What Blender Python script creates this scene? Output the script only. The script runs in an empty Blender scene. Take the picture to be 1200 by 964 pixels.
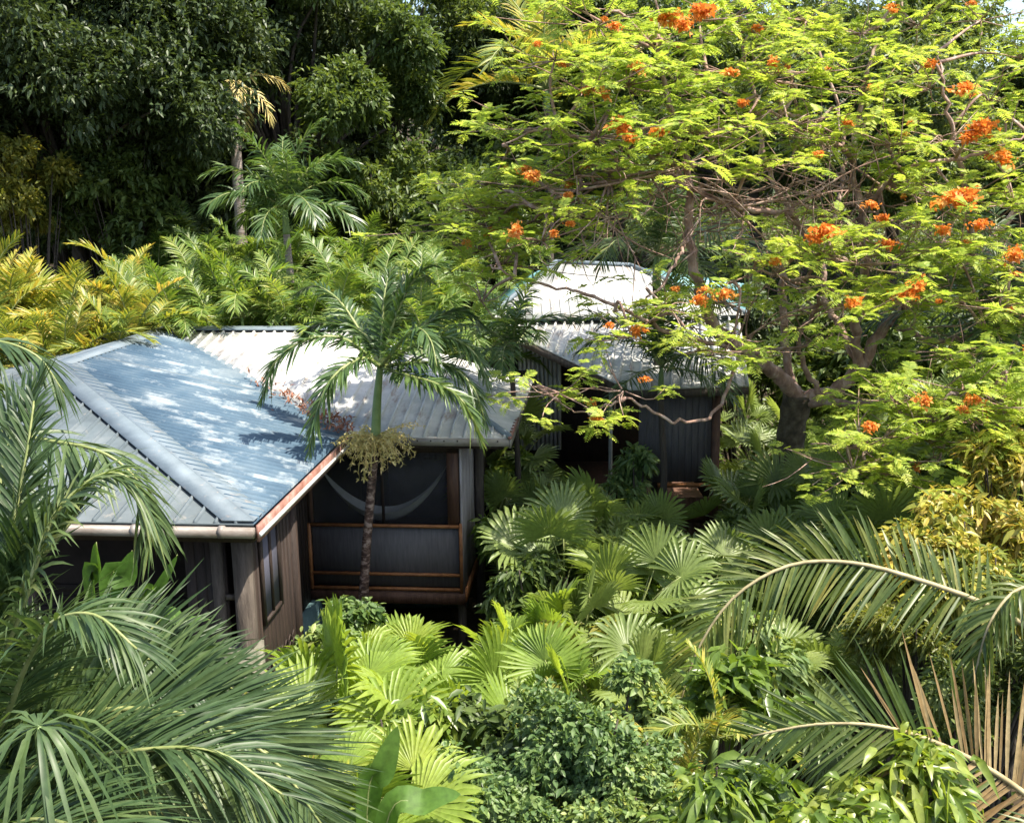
import bpy, math, numpy as np
from mathutils import Matrix, Vector
_drng = np.random.default_rng
np.random.default_rng = lambda k: _drng(abs(int(k)))
R = np.random.default_rng(7)
sc = bpy.context.scene
col = sc.collection
PI = math.pi
# ------------------------------------------------------------------ camera
HC = 7.4
F, PITCH, ROLL = 1217.2, 0.213, -0.013
cp, sp = math.cos(PITCH), math.sin(PITCH)
_f = np.array([0, cp, -sp]); _r = np.array([1.0, 0, 0]); _u = np.array([0, sp, cp])
CR = math.cos(ROLL)*_r + math.sin(ROLL)*_u
CU = -math.sin(ROLL)*_r + math.cos(ROLL)*_u
CF = _f
camd = bpy.data.cameras.new('camera'); cam = bpy.data.objects.new('camera', camd); col.objects.link(cam)
camd.sensor_width = 36; camd.lens = F/1200*36; camd.clip_end = 2000; camd.clip_start = .05
cam.matrix_world = Matrix(((CR[0], CU[0], -CF[0], 0), (CR[1], CU[1], -CF[1], 0), (CR[2], CU[2], -CF[2], HC), (0, 0, 0, 1)))
sc.camera = cam

def at(px, py, y):
    "world point seen at photo pixel px,py at distance y along the ground"
    d = CF + CR*((px-600)/F) - CU*((py-482)/F)
    return np.array([0, 0, HC]) + d*(y/d[1])

def topx(p):
    d = np.asarray(p, float)-np.array([0, 0, HC]); k = d@CF
    return 600+F*(d@CR)/k, 482-F*(d@CU)/k

# ------------------------------------------------------------------ mesh helpers
class MB:
    def __init__(s): s.v = []; s.f = []; s.n = 0; s.mi = []
    def add(s, V, Fs, mi=0):
        V = np.asarray(V, float).reshape(-1, 3)
        for f in (Fs if isinstance(Fs, list) else [Fs]):
            f = np.asarray(f, int)
            if f.size: s.f.append(f+s.n); s.mi.append(mi)
        s.v.append(V); s.n += len(V)
    def box(s, x0, x1, y0, y1, z0, z1, mi=0):
        V = [(x, y, z) for x in (x0, x1) for y in (y0, y1) for z in (z0, z1)]
        s.add(V, [[(0, 1, 3, 2), (4, 6, 7, 5), (0, 4, 5, 1), (2, 3, 7, 6), (0, 2, 6, 4), (1, 5, 7, 3)]], mi)
    def prism(s, poly, off, mi=0):
        "polygon (list of 3d points) extruded by vector off"
        poly = np.asarray(poly, float); n = len(poly)
        V = np.vstack([poly, poly+np.asarray(off, float)])
        s.add(V, [[list(range(n))[::-1]], [list(range(n, 2*n))]] + [[(i, (i+1) % n, n+(i+1) % n, n+i)] for i in range(n)], mi)
    def tube(s, P, r, k=6, mi=0, cap=True):
        P = np.asarray(P, float); n = len(P); r = np.broadcast_to(np.asarray(r, float), (n,))
        T = np.gradient(P, axis=0); T /= np.linalg.norm(T, axis=1)[:, None]+1e-9
        ref = np.where(np.abs(T[:, 2:3]) > .95, np.array([[1.0, 0, 0]]), np.array([[0, 0, 1.0]]))
        A = np.cross(T, ref); A /= np.linalg.norm(A, axis=1)[:, None]+1e-9
        for i in range(1, n):
            if A[i]@A[i-1] < 0: A[i] = -A[i]
        B = np.cross(T, A)
        a = np.arange(k)*2*PI/k
        V = P[:, None]+r[:, None, None]*(A[:, None]*np.cos(a)[None, :, None]+B[:, None]*np.sin(a)[None, :, None])
        i = np.arange(n-1)[:, None]*k; j = np.arange(k)[None]; j2 = (j+1) % k
        Q = np.stack([i+j, i+j2, i+k+j2, i+k+j], -1).reshape(-1, 4)
        fs = [Q]
        if cap: fs.append([list(range((n-1)*k, n*k))]); fs.append([list(range(k))[::-1]])
        s.add(V.reshape(-1, 3), fs, mi)
    def build(s, name, mats, parent=None, loc=None, smooth=False):
        me = bpy.data.meshes.new(name)
        V = np.vstack(s.v)
        me.vertices.add(len(V)); me.vertices.foreach_set('co', V.astype(np.float32).ravel())
        L = np.concatenate([f.ravel() for f in s.f]); cnt = np.concatenate([np.full(len(f), f.shape[1]) for f in s.f])
        mi = np.concatenate([np.full(len(f), m) for f, m in zip(s.f, s.mi)])
        me.loops.add(len(L)); me.loops.foreach_set('vertex_index', L.astype(np.int32))
        me.polygons.add(len(cnt)); st = np.concatenate([[0], np.cumsum(cnt)[:-1]])
        me.polygons.foreach_set('loop_start', st.astype(np.int32)); me.polygons.foreach_set('loop_total', cnt.astype(np.int32))
        me.polygons.foreach_set('material_index', mi.astype(np.int32))
        if smooth: me.polygons.foreach_set('use_smooth', np.ones(len(cnt), bool))
        me.update(calc_edges=True); me.validate()
        for m in (mats if isinstance(mats, (list, tuple)) else [mats]): me.materials.append(m)
        o = bpy.data.objects.new(name, me); col.objects.link(o)
        if parent: o.parent = parent
        if loc is not None: o.location = loc
        return o

def tag(o, label=None, cat=None, group=None, kind=None):
    if label: o['label'] = label
    if cat: o['category'] = cat
    if group: o['group'] = group
    if kind: o['kind'] = kind
    return o
def empty(name, loc, rz=0, label=None, cat=None, group=None):
    o = bpy.data.objects.new(name, None); col.objects.link(o); o.location = loc; o.rotation_euler = (0, 0, rz)
    o.empty_display_size = .2
    return tag(o, label, cat, group)
def inst(src, parent, loc=(0, 0, 0), rot=(0, 0, 0), s=1.0, name=None):
    o = bpy.data.objects.new(name or src.name.split('.')[0], src.data); col.objects.link(o)
    o.parent = parent; o.location = loc; o.rotation_euler = rot; o.scale = (s, s, s)
    return o
class Lib:                       # a mesh kept only as data for sharing
    def __init__(s, mb, name, mats, smooth=False):
        o = mb.build(name, mats, smooth=smooth); s.data = o.data; s.name = name; bpy.data.objects.remove(o)
norm = lambda a: a/(np.linalg.norm(a, axis=-1, keepdims=True)+1e-9)
def curve(pts, n=16):
    "Catmull-Rom through points"
    P = np.asarray(pts, float); m = len(P)
    if m == 2: t = np.linspace(0, 1, n)[:, None]; return P[0]*(1-t)+P[1]*t
    Q = np.vstack([2*P[0]-P[1], P, 2*P[-1]-P[-2]]); out = []
    for u in np.linspace(0, m-1-1e-6, n):
        i = int(u); t = u-i; a, b, c, d = Q[i:i+4]
        out.append(.5*((2*b)+(-a+c)*t+(2*a-5*b+4*c-d)*t*t+(-a+3*b-3*c+d)*t**3))
    return np.array(out)

# ------------------------------------------------------------------ materials
def newmat(name):
    m = bpy.data.materials.new(name); m.use_nodes = True; nt = m.node_tree; nt.nodes.clear()
    return m, nt, nt.nodes, nt.links
def ramp(N, stops, interp='LINEAR'):
    r = N.new('ShaderNodeValToRGB'); r.color_ramp.interpolation = interp
    e = r.color_ramp.elements
    while len(e) < len(stops): e.new(.5)
    for q, (p, c) in zip(e, stops): q.position = p; q.color = (*c, 1)
    return r
def leafmat(name, stops, trans=.35, rough=.45, spec=.35, tcol=None, noise=1.2):
    m, nt, N, L = newmat(name)
    geo = N.new('ShaderNodeNewGeometry'); oi = N.new('ShaderNodeObjectInfo')
    tc = N.new('ShaderNodeTexCoord'); no = N.new('ShaderNodeTexNoise'); no.inputs['Scale'].default_value = noise; no.inputs['Detail'].default_value = 3
    L.new(geo.outputs['Position'], no.inputs['Vector'])
    a = N.new('ShaderNodeMath'); a.operation = 'MULTIPLY'; a.inputs[1].default_value = .45; L.new(geo.outputs['Random Per Island'], a.inputs[0])
    b = N.new('ShaderNodeMath'); b.operation = 'MULTIPLY_ADD'; b.inputs[1].default_value = .3; L.new(oi.outputs['Random'], b.inputs[0]); L.new(a.outputs[0], b.inputs[2])
    c = N.new('ShaderNodeMath'); c.operation = 'MULTIPLY_ADD'; c.inputs[1].default_value = .6; L.new(no.outputs['Fac'], c.inputs[0]); L.new(b.outputs[0], c.inputs[2])
    d = N.new('ShaderNodeMath'); d.operation = 'SUBTRACT'; d.inputs[1].default_value = .175; L.new(c.outputs[0], d.inputs[0])
    rp = ramp(N, stops); L.new(d.outputs[0], rp.inputs[0])
    n2 = N.new('ShaderNodeTexNoise'); n2.inputs['Scale'].default_value = 22; L.new(geo.outputs['Position'], n2.inputs['Vector'])
    mx = N.new('ShaderNodeMixRGB'); mx.blend_type = 'MULTIPLY'; mx.inputs[0].default_value = .45
    r2 = ramp(N, [(.3, (.55, .55, .5)), (.65, (1.25, 1.25, 1.2))]); L.new(n2.outputs['Fac'], r2.inputs[0])
    L.new(rp.outputs[0], mx.inputs[1]); L.new(r2.outputs[0], mx.inputs[2])
    p = N.new('ShaderNodeBsdfPrincipled'); p.inputs['Roughness'].default_value = rough; p.inputs['Specular IOR Level'].default_value = spec
    L.new(mx.outputs[0], p.inputs['Base Color'])
    t = N.new('ShaderNodeBsdfTranslucent'); mt = N.new('ShaderNodeMixRGB'); mt.blend_type = 'MULTIPLY'; mt.inputs[0].default_value = 1
    mt.inputs[2].default_value = (*(tcol or (2.3, 2.2, .9)), 1); L.new(mx.outputs[0], mt.inputs[1]); L.new(mt.outputs[0], t.inputs['Color'])
    ms = N.new('ShaderNodeMixShader'); ms.inputs[0].default_value = trans; L.new(p.outputs[0], ms.inputs[1]); L.new(t.outputs[0], ms.inputs[2])
    o = N.new('ShaderNodeOutputMaterial'); L.new(ms.outputs[0], o.inputs[0])
    return m
def surf(name, stops, scale=3, rough=.7, metal=0, bump=.3, bscale=None, stretch=(1, 1, 1), detail=6, extra=None, spec=.4, coord='Object', bdist=.02):
    m, nt, N, L = newmat(name)
    tc = N.new('ShaderNodeTexCoord'); mp = N.new('ShaderNodeMapping'); mp.inputs['Scale'].default_value = stretch
    L.new(tc.outputs[coord], mp.inputs[0])
    no = N.new('ShaderNodeTexNoise'); no.inputs['Scale'].default_value = scale; no.inputs['Detail'].default_value = detail; no.inputs['Roughness'].default_value = .62
    L.new(mp.outputs[0], no.inputs['Vector'])
    rp = ramp(N, stops); L.new(no.outputs['Fac'], rp.inputs[0])
    p = N.new('ShaderNodeBsdfPrincipled'); p.inputs['Roughness'].default_value = rough; p.inputs['Metallic'].default_value = metal; p.inputs['Specular IOR Level'].default_value = spec
    out = rp.outputs[0]
    if extra:                 # second layer, stains and painted light dapples: (scale, lo, hi, colour, stretch)
        m2 = N.new('ShaderNodeMapping'); m2.inputs['Scale'].default_value = extra[4]; L.new(tc.outputs[coord], m2.inputs[0])
        n2 = N.new('ShaderNodeTexNoise'); n2.inputs['Scale'].default_value = extra[0]; n2.inputs['Detail'].default_value = 8; n2.inputs['Roughness'].default_value = .7; L.new(m2.outputs[0], n2.inputs['Vector'])
        r2 = ramp(N, [(extra[1], (0, 0, 0)), (extra[2], (1, 1, 1))]); L.new(n2.outputs['Fac'], r2.inputs[0])
        mx = N.new('ShaderNodeMixRGB'); L.new(r2.outputs[0], mx.inputs[0]); L.new(out, mx.inputs[1]); mx.inputs[2].default_value = (*extra[3], 1); out = mx.outputs[0]
    L.new(out, p.inputs['Base Color'])
    nb = N.new('ShaderNodeTexNoise'); nb.inputs['Scale'].default_value = bscale or scale*6; nb.inputs['Detail'].default_value = 5; L.new(mp.outputs[0], nb.inputs['Vector'])
    bp = N.new('ShaderNodeBump'); bp.inputs['Strength'].default_value = bump; bp.inputs['Distance'].default_value = bdist; L.new(nb.outputs['Fac'], bp.inputs['Height'])
    L.new(bp.outputs[0], p.inputs['Normal'])
    o = N.new('ShaderNodeOutputMaterial'); L.new(p.outputs[0], o.inputs[0])
    return m
M = {}
M['roof_blue'] = surf('blue_roof_sun_dapples', [(.35, (.04, .075, .115)), (.5, (.06, .105, .15)), (.62, (.09, .135, .175)), (.75, (.16, .2, .23))], 1.0, .72, 0, .3, 9, (1, 1, 1), 9, (1.7, .52, .64, (.27, .31, .33), (.7, 1.3, 1)), .25)  # pale patches: dapples of sunlight put into the blue sheet colour
M['roof_grey'] = surf('galvanised_grey_roof', [(.3, (.05, .068, .08)), (.55, (.085, .11, .125)), (.75, (.15, .17, .18))], 1.6, .7, 0, .15, 9, (1, 1, 1), 9, (5, .58, .72, (.2, .19, .17), (1, 1, 1)), .5)
M['roof_white'] = surf('pale_sheet_roof', [(.3, (.3, .32, .32)), (.5, (.45, .45, .43)), (.75, (.6, .59, .56))], 1.6, .65, 0, .25, 9, (1, 1, 1), 9, (3.5, .54, .68, (.27, .22, .19), (1.8, .5, 1)), .3)
M['roof_teal'] = surf('teal_sheet_roof', [(.3, (.08, .2, .22)), (.7, (.16, .32, .34))], 2, .45, .2, .1)
M['flash'] = surf('flashing', [(.3, (.085, .115, .14)), (.7, (.15, .19, .22))], 2.5, .7, 0, .2, 8, (1, 1, 1), 8, (7, .6, .75, (.3, .24, .2), (1, 1, 1)), .5)
M['rust'] = surf('rusty_edge', [(.3, (.15, .06, .04)), (.55, (.27, .14, .11)), (.75, (.42, .33, .3))], 5, .7, .1, .3, 30)
M['gutter'] = surf('gutter_paint', [(.3, (.12, .09, .07)), (.55, (.22, .2, .18)), (.8, (.36, .34, .31))], 3, .5, .1, .2, 20, (.6, 1, 1))
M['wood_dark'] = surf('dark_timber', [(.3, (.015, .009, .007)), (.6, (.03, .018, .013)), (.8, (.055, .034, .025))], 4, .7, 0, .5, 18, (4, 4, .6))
M['wood_brown'] = surf('brown_timber', [(.3, (.06, .028, .018)), (.6, (.12, .06, .038)), (.8, (.18, .1, .065))], 4, .65, 0, .5, 18, (4, 4, .6))
M['wood_orange'] = surf('orange_trim', [(.3, (.2, .075, .028)), (.6, (.34, .14, .05)), (.8, (.45, .22, .1))], 5, .55, 0, .3, 18, (2, 2, 2))
M['wood_grey'] = surf('weathered_boards', [(.3, (.2, .17, .16)), (.55, (.38, .34, .34)), (.8, (.52, .48, .49))], 4, .75, 0, .5, 16, (3, 3, .4))
M['wood_old'] = surf('old_post', [(.3, (.035, .026, .02)), (.6, (.085, .068, .055)), (.8, (.16, .135, .11))], 5, .8, 0, .6, 20, (3, 3, .5))
M['panel'] = surf('mesh_panel', [(.3, (.085, .078, .08)), (.7, (.14, .128, .13))], 3, .7, 0, .25, 60, (8, 8, 1))
M['teal_block'] = surf('teal_blockwork', [(.3, (.05, .1, .11)), (.7, (.11, .19, .2))], 3, .85, 0, .4, 15)
M['stone'] = surf('mossy_stone', [(.3, (.07, .08, .05)), (.55, (.16, .15, .12)), (.75, (.26, .24, .2))], 6, .9, 0, .8, 14)
M['inner'] = surf('inner_wall', [(.3, (.2, .17, .18)), (.7, (.32, .29, .31))], 2, .8, 0, .2)
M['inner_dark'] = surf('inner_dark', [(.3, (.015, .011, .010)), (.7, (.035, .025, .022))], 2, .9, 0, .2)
M['curtain'] = surf('lilac_curtain', [(.3, (.05, .05, .075)), (.7, (.09, .09, .12))], 4, .8, 0, .3, 12, (9, 9, .3))
M['cloth'] = surf('cotton', [(.3, (.68, .67, .63)), (.7, (.82, .81, .78))], 9, .85, 0, .3, 60)
M['corr'] = surf('painted_corrugated', [(.3, (.3, .3, .28)), (.7, (.5, .5, .46))], 2, .5, .1, .2, 12)
M['bark_pink'] = surf('poinciana_bark', [(.3, (.14, .08, .06)), (.5, (.3, .19, .15)), (.7, (.5, .38, .33))], 6, .85, 0, .9, 22, (1, 1, .6))
M['bark_mossy'] = surf('mossy_bark', [(.3, (.035, .028, .02)), (.5, (.085, .065, .045)), (.72, (.15, .13, .09))], 7, .9, 0, 1, 16)
M['bark_dark'] = surf('dark_bark', [(.3, (.03, .024, .018)), (.6, (.075, .06, .048)), (.8, (.14, .12, .1))], 3, .9, 0, 1, 14, (2, 2, .5))
M['bark_pale'] = surf('ringed_pale_trunk', [(.3, (.16, .12, .1)), (.55, (.3, .25, .22)), (.75, (.42, .37, .33))], 3, .8, 0, .8, 8, (1, 1, 5))
M['bark_speck'] = surf('speckled_trunk', [(.38, (.035, .02, .015)), (.5, (.1, .055, .04)), (.6, (.3, .22, .18))], 9, .85, 0, .8, 10, (1, 1, 2))
M['shaft'] = surf('crownshaft', [(.3, (.1, .17, .05)), (.7, (.2, .27, .1))], 4, .45, 0, .1)
M['rachis'] = surf('rachis_skin', [(.3, (.13, .17, .05)), (.7, (.26, .28, .11))], 6, .5, 0, .1)
M['rachis_tan'] = surf('rachis_tan', [(.3, (.22, .18, .09)), (.7, (.42, .36, .2))], 6, .55, 0, .1)
M['soil'] = surf('soil', [(.3, (.02, .014, .008)), (.55, (.045, .032, .018)), (.75, (.08, .06, .035))], 1.5, .95, 0, .8, 8, detail=10)
g = lambda *a: a
M['palm'] = leafmat('palm_green', [(0, g(.035, .065, .025)), (.4, g(.06, .11, .035)), (.75, g(.1, .16, .05)), (1, g(.2, .22, .08))], .28, .36, .5)
M['palm_fg'] = leafmat('palm_deep_green', [(0, g(.022, .046, .018)), (.45, g(.045, .082, .03)), (.8, g(.1, .145, .05)), (1, g(.34, .32, .12))], .25, .46, .4)
M['coco'] = leafmat('coconut_leaf', [(0, g(.035, .065, .02)), (.45, g(.075, .115, .03)), (.75, g(.15, .18, .045)), (1, g(.4, .32, .1))], .38, .4, .45)
M['coco_dry'] = leafmat('coconut_leaf_dry', [(0, g(.16, .1, .045)), (.4, g(.3, .21, .1)), (.7, g(.48, .37, .2)), (1, g(.36, .34, .09))], .3, .6, .25, (1.3, 1.2, 1.0))
M['areca'] = leafmat('areca_green_gold', [(0, g(.06, .11, .025)), (.35, g(.13, .19, .035)), (.6, g(.28, .3, .05)), (.82, g(.5, .38, .09)), (1, g(.58, .32, .12))], .38, .42, .4, (1.8, 1.6, .8))
M['areca_green'] = leafmat('areca_green', [(0, g(.045, .095, .02)), (.45, g(.1, .17, .035)), (.8, g(.22, .27, .06)), (1, g(.4, .35, .08))], .35, .42, .4)
M['fan'] = leafmat('fan_green', [(0, g(.085, .13, .04)), (.45, g(.17, .225, .065)), (.8, g(.28, .32, .1)), (1, g(.48, .4, .14))], .33, .42, .45, (2.1, 2.1, 1.1))
M['fan_bright'] = leafmat('fan_bright', [(0, g(.09, .16, .03)), (.35, g(.19, .28, .05)), (.7, g(.34, .4, .07)), (1, g(.54, .48, .11))], .42, .42, .4, (1.9, 1.8, .8))
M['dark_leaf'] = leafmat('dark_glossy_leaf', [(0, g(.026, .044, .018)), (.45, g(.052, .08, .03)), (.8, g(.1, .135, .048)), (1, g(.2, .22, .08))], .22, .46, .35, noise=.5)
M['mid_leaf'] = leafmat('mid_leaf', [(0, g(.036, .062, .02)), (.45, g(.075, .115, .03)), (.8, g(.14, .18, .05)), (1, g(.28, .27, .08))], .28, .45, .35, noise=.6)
M['olive_leaf'] = leafmat('olive_leaf', [(0, g(.07, .09, .02)), (.5, g(.15, .17, .035)), (1, g(.36, .31, .07))], .35, .45, .4)
M['shrub'] = leafmat('small_shrub_leaf', [(0, g(.04, .085, .028)), (.35, g(.1, .165, .055)), (.7, g(.2, .27, .09)), (.9, g(.38, .38, .1)), (1, g(.5, .42, .08))], .28, .45, .35)
M['lance'] = leafmat('lance_leaf', [(0, g(.06, .11, .02)), (.5, g(.13, .2, .035)), (.85, g(.24, .28, .05)), (1, g(.42, .33, .07))], .38, .36, .5)
M['croton'] = leafmat('croton_leaf', [(0, g(.05, .09, .02)), (.35, g(.16, .2, .03)), (.6, g(.42, .36, .06)), (.85, g(.5, .33, .14)), (1, g(.45, .22, .08))], .32, .4, .4, (1.5, 1.4, .9))
M['banana'] = leafmat('banana_leaf', [(0, g(.05, .11, .02)), (.6, g(.08, .16, .03)), (1, g(.14, .22, .05))], .42, .58, .3)
M['poin'] = leafmat('poinciana_leaf', [(0, g(.16, .26, .04)), (.35, g(.3, .39, .065)), (.65, g(.44, .49, .085)), (.85, g(.56, .52, .12)), (1, g(.65, .44, .15))], .5, .5, .3, (1.45, 1.45, 1.0), noise=.9)
M['flower'] = leafmat('orange_petal', [(0, g(.6, .17, .03)), (.5, g(.72, .27, .05)), (1, g(.78, .42, .12))], .35, .5, .3, (1.3, 1.2, 1))
M['strand'] = leafmat('flower_strand', [(0, g(.34, .32, .12)), (.5, g(.62, .52, .2)), (1, g(.78, .58, .3))], .2, .6, .3, (1.3, 1.2, .9))
M['dead'] = leafmat('dead_leaf', [(0, g(.16, .06, .035)), (.5, g(.3, .13, .08)), (1, g(.45, .28, .16))], .15, .7, .2, (1.2, 1, .8))
def screenmat():
    m, nt, N, L = newmat('insect_screen')
    tr = N.new('ShaderNodeBsdfTransparent'); p = N.new('ShaderNodeBsdfPrincipled'); p.inputs['Base Color'].default_value = (.06, .058, .065, 1); p.inputs['Roughness'].default_value = .6
    ms = N.new('ShaderNodeMixShader'); ms.inputs[0].default_value = .28
    o = N.new('ShaderNodeOutputMaterial'); L.new(tr.outputs[0], ms.inputs[1]); L.new(p.outputs[0], ms.inputs[2]); L.new(ms.outputs[0], o.inputs[0])
    return m
M['screen'] = screenmat()

# ------------------------------------------------------------------ foliage generators
def blades(mb, B, D, S, ln, wd, droop, fold=0.0, rows=3, mi=0, prof=None):
    "N leaflets: base B, direction D, width axis S; droop towards -z"
    N = len(B); D = norm(D); S = norm(S-D*(S*D).sum(1, keepdims=True)); U = np.cross(D, S)
    t = np.linspace(0, 1, rows+1)
    w = prof if prof is not None else {3: [.55, 1, .75, .0], 4: [.45, .95, 1, .7, 0], 2: [.3, 1, 0]}[rows]
    C = B[:, None]+D[:, None]*(ln[:, None]*t)[..., None]; C[:, :, 2] -= (droop*ln)[:, None]*t**2
    # keep length while drooping
    W = (wd[:, None]*np.array(w))[..., None]
    cols = 3 if fold else 2
    Lp = C-S[:, None]*W*.5; Rp = C+S[:, None]*W*.5
    if fold:
        V = np.stack([Lp, C-U[:, None]*W*fold*np.sign(U[:, None, 2:3]+1e-6), Rp], 2)
    else: V = np.stack([Lp, Rp], 2)
    n = (rows+1)*cols
    V = V.reshape(N*n, 3)
    q = []
    for r in range(rows):
        for c in range(cols-1):
            a = r*cols+c; q.append((a, a+1, a+1+cols, a+cols))
    Q = (np.array(q)[None]+(np.arange(N)*n)[:, None, None]).reshape(-1, 4)
    mb.add(V, [Q], mi)

def frond(mb, P, Lm, npair, rng, up=(0, 0, 1), wd=.035, vang=.35, vjit=.15, ldroop=.35, t0=.12, a0=1.25, a1=.5, fold=0, rr=.022, rows=3, prof='mid', lj=.08, dry=None, sides=(1, -1), tip=.35, base=.6):
    "pinnate frond along rachis polyline P; material 0 leaf, 1 rachis, 2 dry leaf"
    P = np.asarray(P, float); n = len(P)
    seg = np.r_[0, np.cumsum(np.linalg.norm(np.diff(P, axis=0), axis=1))]; tt = seg/seg[-1]
    T = norm(np.gradient(P, axis=0)); up = np.asarray(up, float)
    U = np.broadcast_to(up, T.shape); Nn = norm(U-T*(U*T).sum(1, keepdims=True)); 
    mb.tube(P, rr*(1-.85*tt)+.003, 5, 1)
    t = np.linspace(t0, .995, npair)
    for s in sides:
        tj = np.clip(t+rng.normal(0, .25/npair, npair), 0, 1)
        B = np.stack([np.interp(tj, tt, P[:, k]) for k in range(3)], 1)
        Ti = norm(np.stack([np.interp(tj, tt, T[:, k]) for k in range(3)], 1)); Ni = norm(np.stack([np.interp(tj, tt, Nn[:, k]) for k in range(3)], 1))
        Si = np.cross(Ti, Ni)*s
        q = (tj-t0)/(1-t0); ang = a0+(a1-a0)*q+rng.normal(0, .05, npair)
        v = vang+rng.normal(0, vjit, npair)
        D = Ti*np.cos(ang)[:, None]+(Si*np.cos(v)[:, None]+Ni*np.sin(v)[:, None])*np.sin(ang)[:, None]
        ln = Lm*np.interp(q, [0, .3, .7, 1], [base, 1, .85, tip])*(1+rng.normal(0, lj, npair))
        w = wd*np.interp(q, [0, .3, 1], [.8, 1, .6])*(1+rng.normal(0, .1, npair))
        dr = np.abs(ldroop*(1+rng.normal(0, .3, npair)))
        Sw = Ti*np.sin(ang)[:, None]-(D-Ti*np.cos(ang)[:, None])*np.cos(ang)[:, None]+Ni*rng.normal(0, .25, npair)[:, None]
        gap = rng.random(npair) > (.07 if npair > 50 else 0)
        B, D, Sw, ln, w, dr, tj = (a_[gap] for a_ in (B, D, Sw, ln*(1+rng.normal(0, .1, npair)*(npair > 50)), w, dr, tj)); ng = len(B)
        if dry is not None:
            k = rng.random(ng) < np.interp(tj, [dry[0], dry[1]], [dry[2], dry[3]])
            if k.any(): blades(mb, B[k], D[k], Sw[k], ln[k], w[k], dr[k], fold, rows, 2)
            k = ~k
            if k.any(): blades(mb, B[k], D[k], Sw[k], ln[k], w[k], dr[k], fold, rows, 0)
        else: blades(mb, B, D, Sw, ln, w, dr, fold, rows, 0)

def arc(e0, bend, L, n=16, pw=1.4, curl=0):
    t = np.linspace(0, 1, n); e = e0-bend*t**pw; c = curl*t
    d = np.stack([np.cos(e)*np.cos(c), np.cos(e)*np.sin(c), np.sin(e)], 1)
    return np.vstack([[0, 0, 0], np.cumsum(d[:-1]*L/(n-1), axis=0)])

def fan(mb, org, D, Nrm, Rr, rng, nseg=26, span=2.35, cup=.25, droop=.12, cut=.55, mi=0, vee=0):
    "palmate leaf: org hub, D axis, Nrm blade normal"
    D = norm(np.asarray(D, float)); Nrm = np.asarray(Nrm, float); Nrm = norm(Nrm-D*(Nrm@D)); S = np.cross(Nrm, D)
    V = [org]; Fc3 = []; Fc4 = []
    da = 2*span/nseg
    def pt(a, r, z):
        p = org+(D*math.cos(a)+S*math.sin(a))*r*Rr+Nrm*(z*Rr+cup*Rr*r*r*.6+vee*Rr*r*abs(math.sin(a)))
        p = p.copy(); p[2] -= droop*Rr*r**3
        return p
    for i in range(nseg):
        a = -span+da*(i+.5); rl = (1-.22*abs(a/span)**2)*(1+rng.normal(0, .05)); h = da*.5
        c = cut+rng.normal(0, .05); b = len(V); tw = rng.normal(0, .02); tz = rng.normal(0, .03)-.05
        V += [pt(a-h*.98, c*rl, .03), pt(a, c*rl, -.015), pt(a+h*.98, c*rl, .03), pt(a-h*.6+tw, .8*rl, .02+tz*.4), pt(a+tw, .8*rl, -.01+tz*.4), pt(a+h*.6+tw, .8*rl, .02+tz*.4), pt(a+2*tw, rl, tz)]
        Fc3 += [(0, b, b+1), (0, b+1, b+2), (b+3, b+6, b+4), (b+4, b+6, b+5)]
        Fc4 += [(b, b+3, b+4, b+1), (b+1, b+4, b+5, b+2)]
    mb.add(np.array(V), [np.array(Fc3), np.array(Fc4)], mi)

def clusters(mb, P, O, rng, k=6, size=.2, asp=.42, droop=.3, mi=0, spread=.9, fold=.18, big=0):
    "k leaves around each point P with outward dir O"
    n = len(P); B = np.repeat(P, k, 0)+rng.normal(0, size*.35, (n*k, 3)); Od = np.repeat(O, k, 0)
    D = norm(Od*.6+rng.normal(0, spread, (n*k, 3))*.7+np.array([0, 0, -.25]))
    S = np.cross(D, np.array([0, 0, 1.0])+rng.normal(0, .45, (n*k, 3)))
    ln = size*(1+rng.normal(0, .22, n*k)); wd = ln*asp
    if big: blades(mb, B, D, S, ln, wd, np.full(n*k, droop), fold, 3, mi, [.25, 1, .75, .0])
    else:  # light 4-vertex folded diamond
        D = norm(D); S = norm(S-D*(S*D).sum(1, keepdims=True)); U = np.cross(S, D)
        Tp = B+D*ln[:, None]; Tp[:, 2] -= droop*ln*.5
        Md = B+D*(ln*.45)[:, None]+np.abs(U)*0
        V = np.stack([B, Md+S*(wd/2)[:, None]+U*(wd*fold)[:, None], Tp, Md-S*(wd/2)[:, None]+U*(wd*fold)[:, None]], 1).reshape(-1, 3)
        i = np.arange(n*k)[:, None]*4
        mb.add(V, [np.vstack([i+np.array([[0, 1, 2]]), i+np.array([[0, 2, 3]])])], mi)

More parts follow.
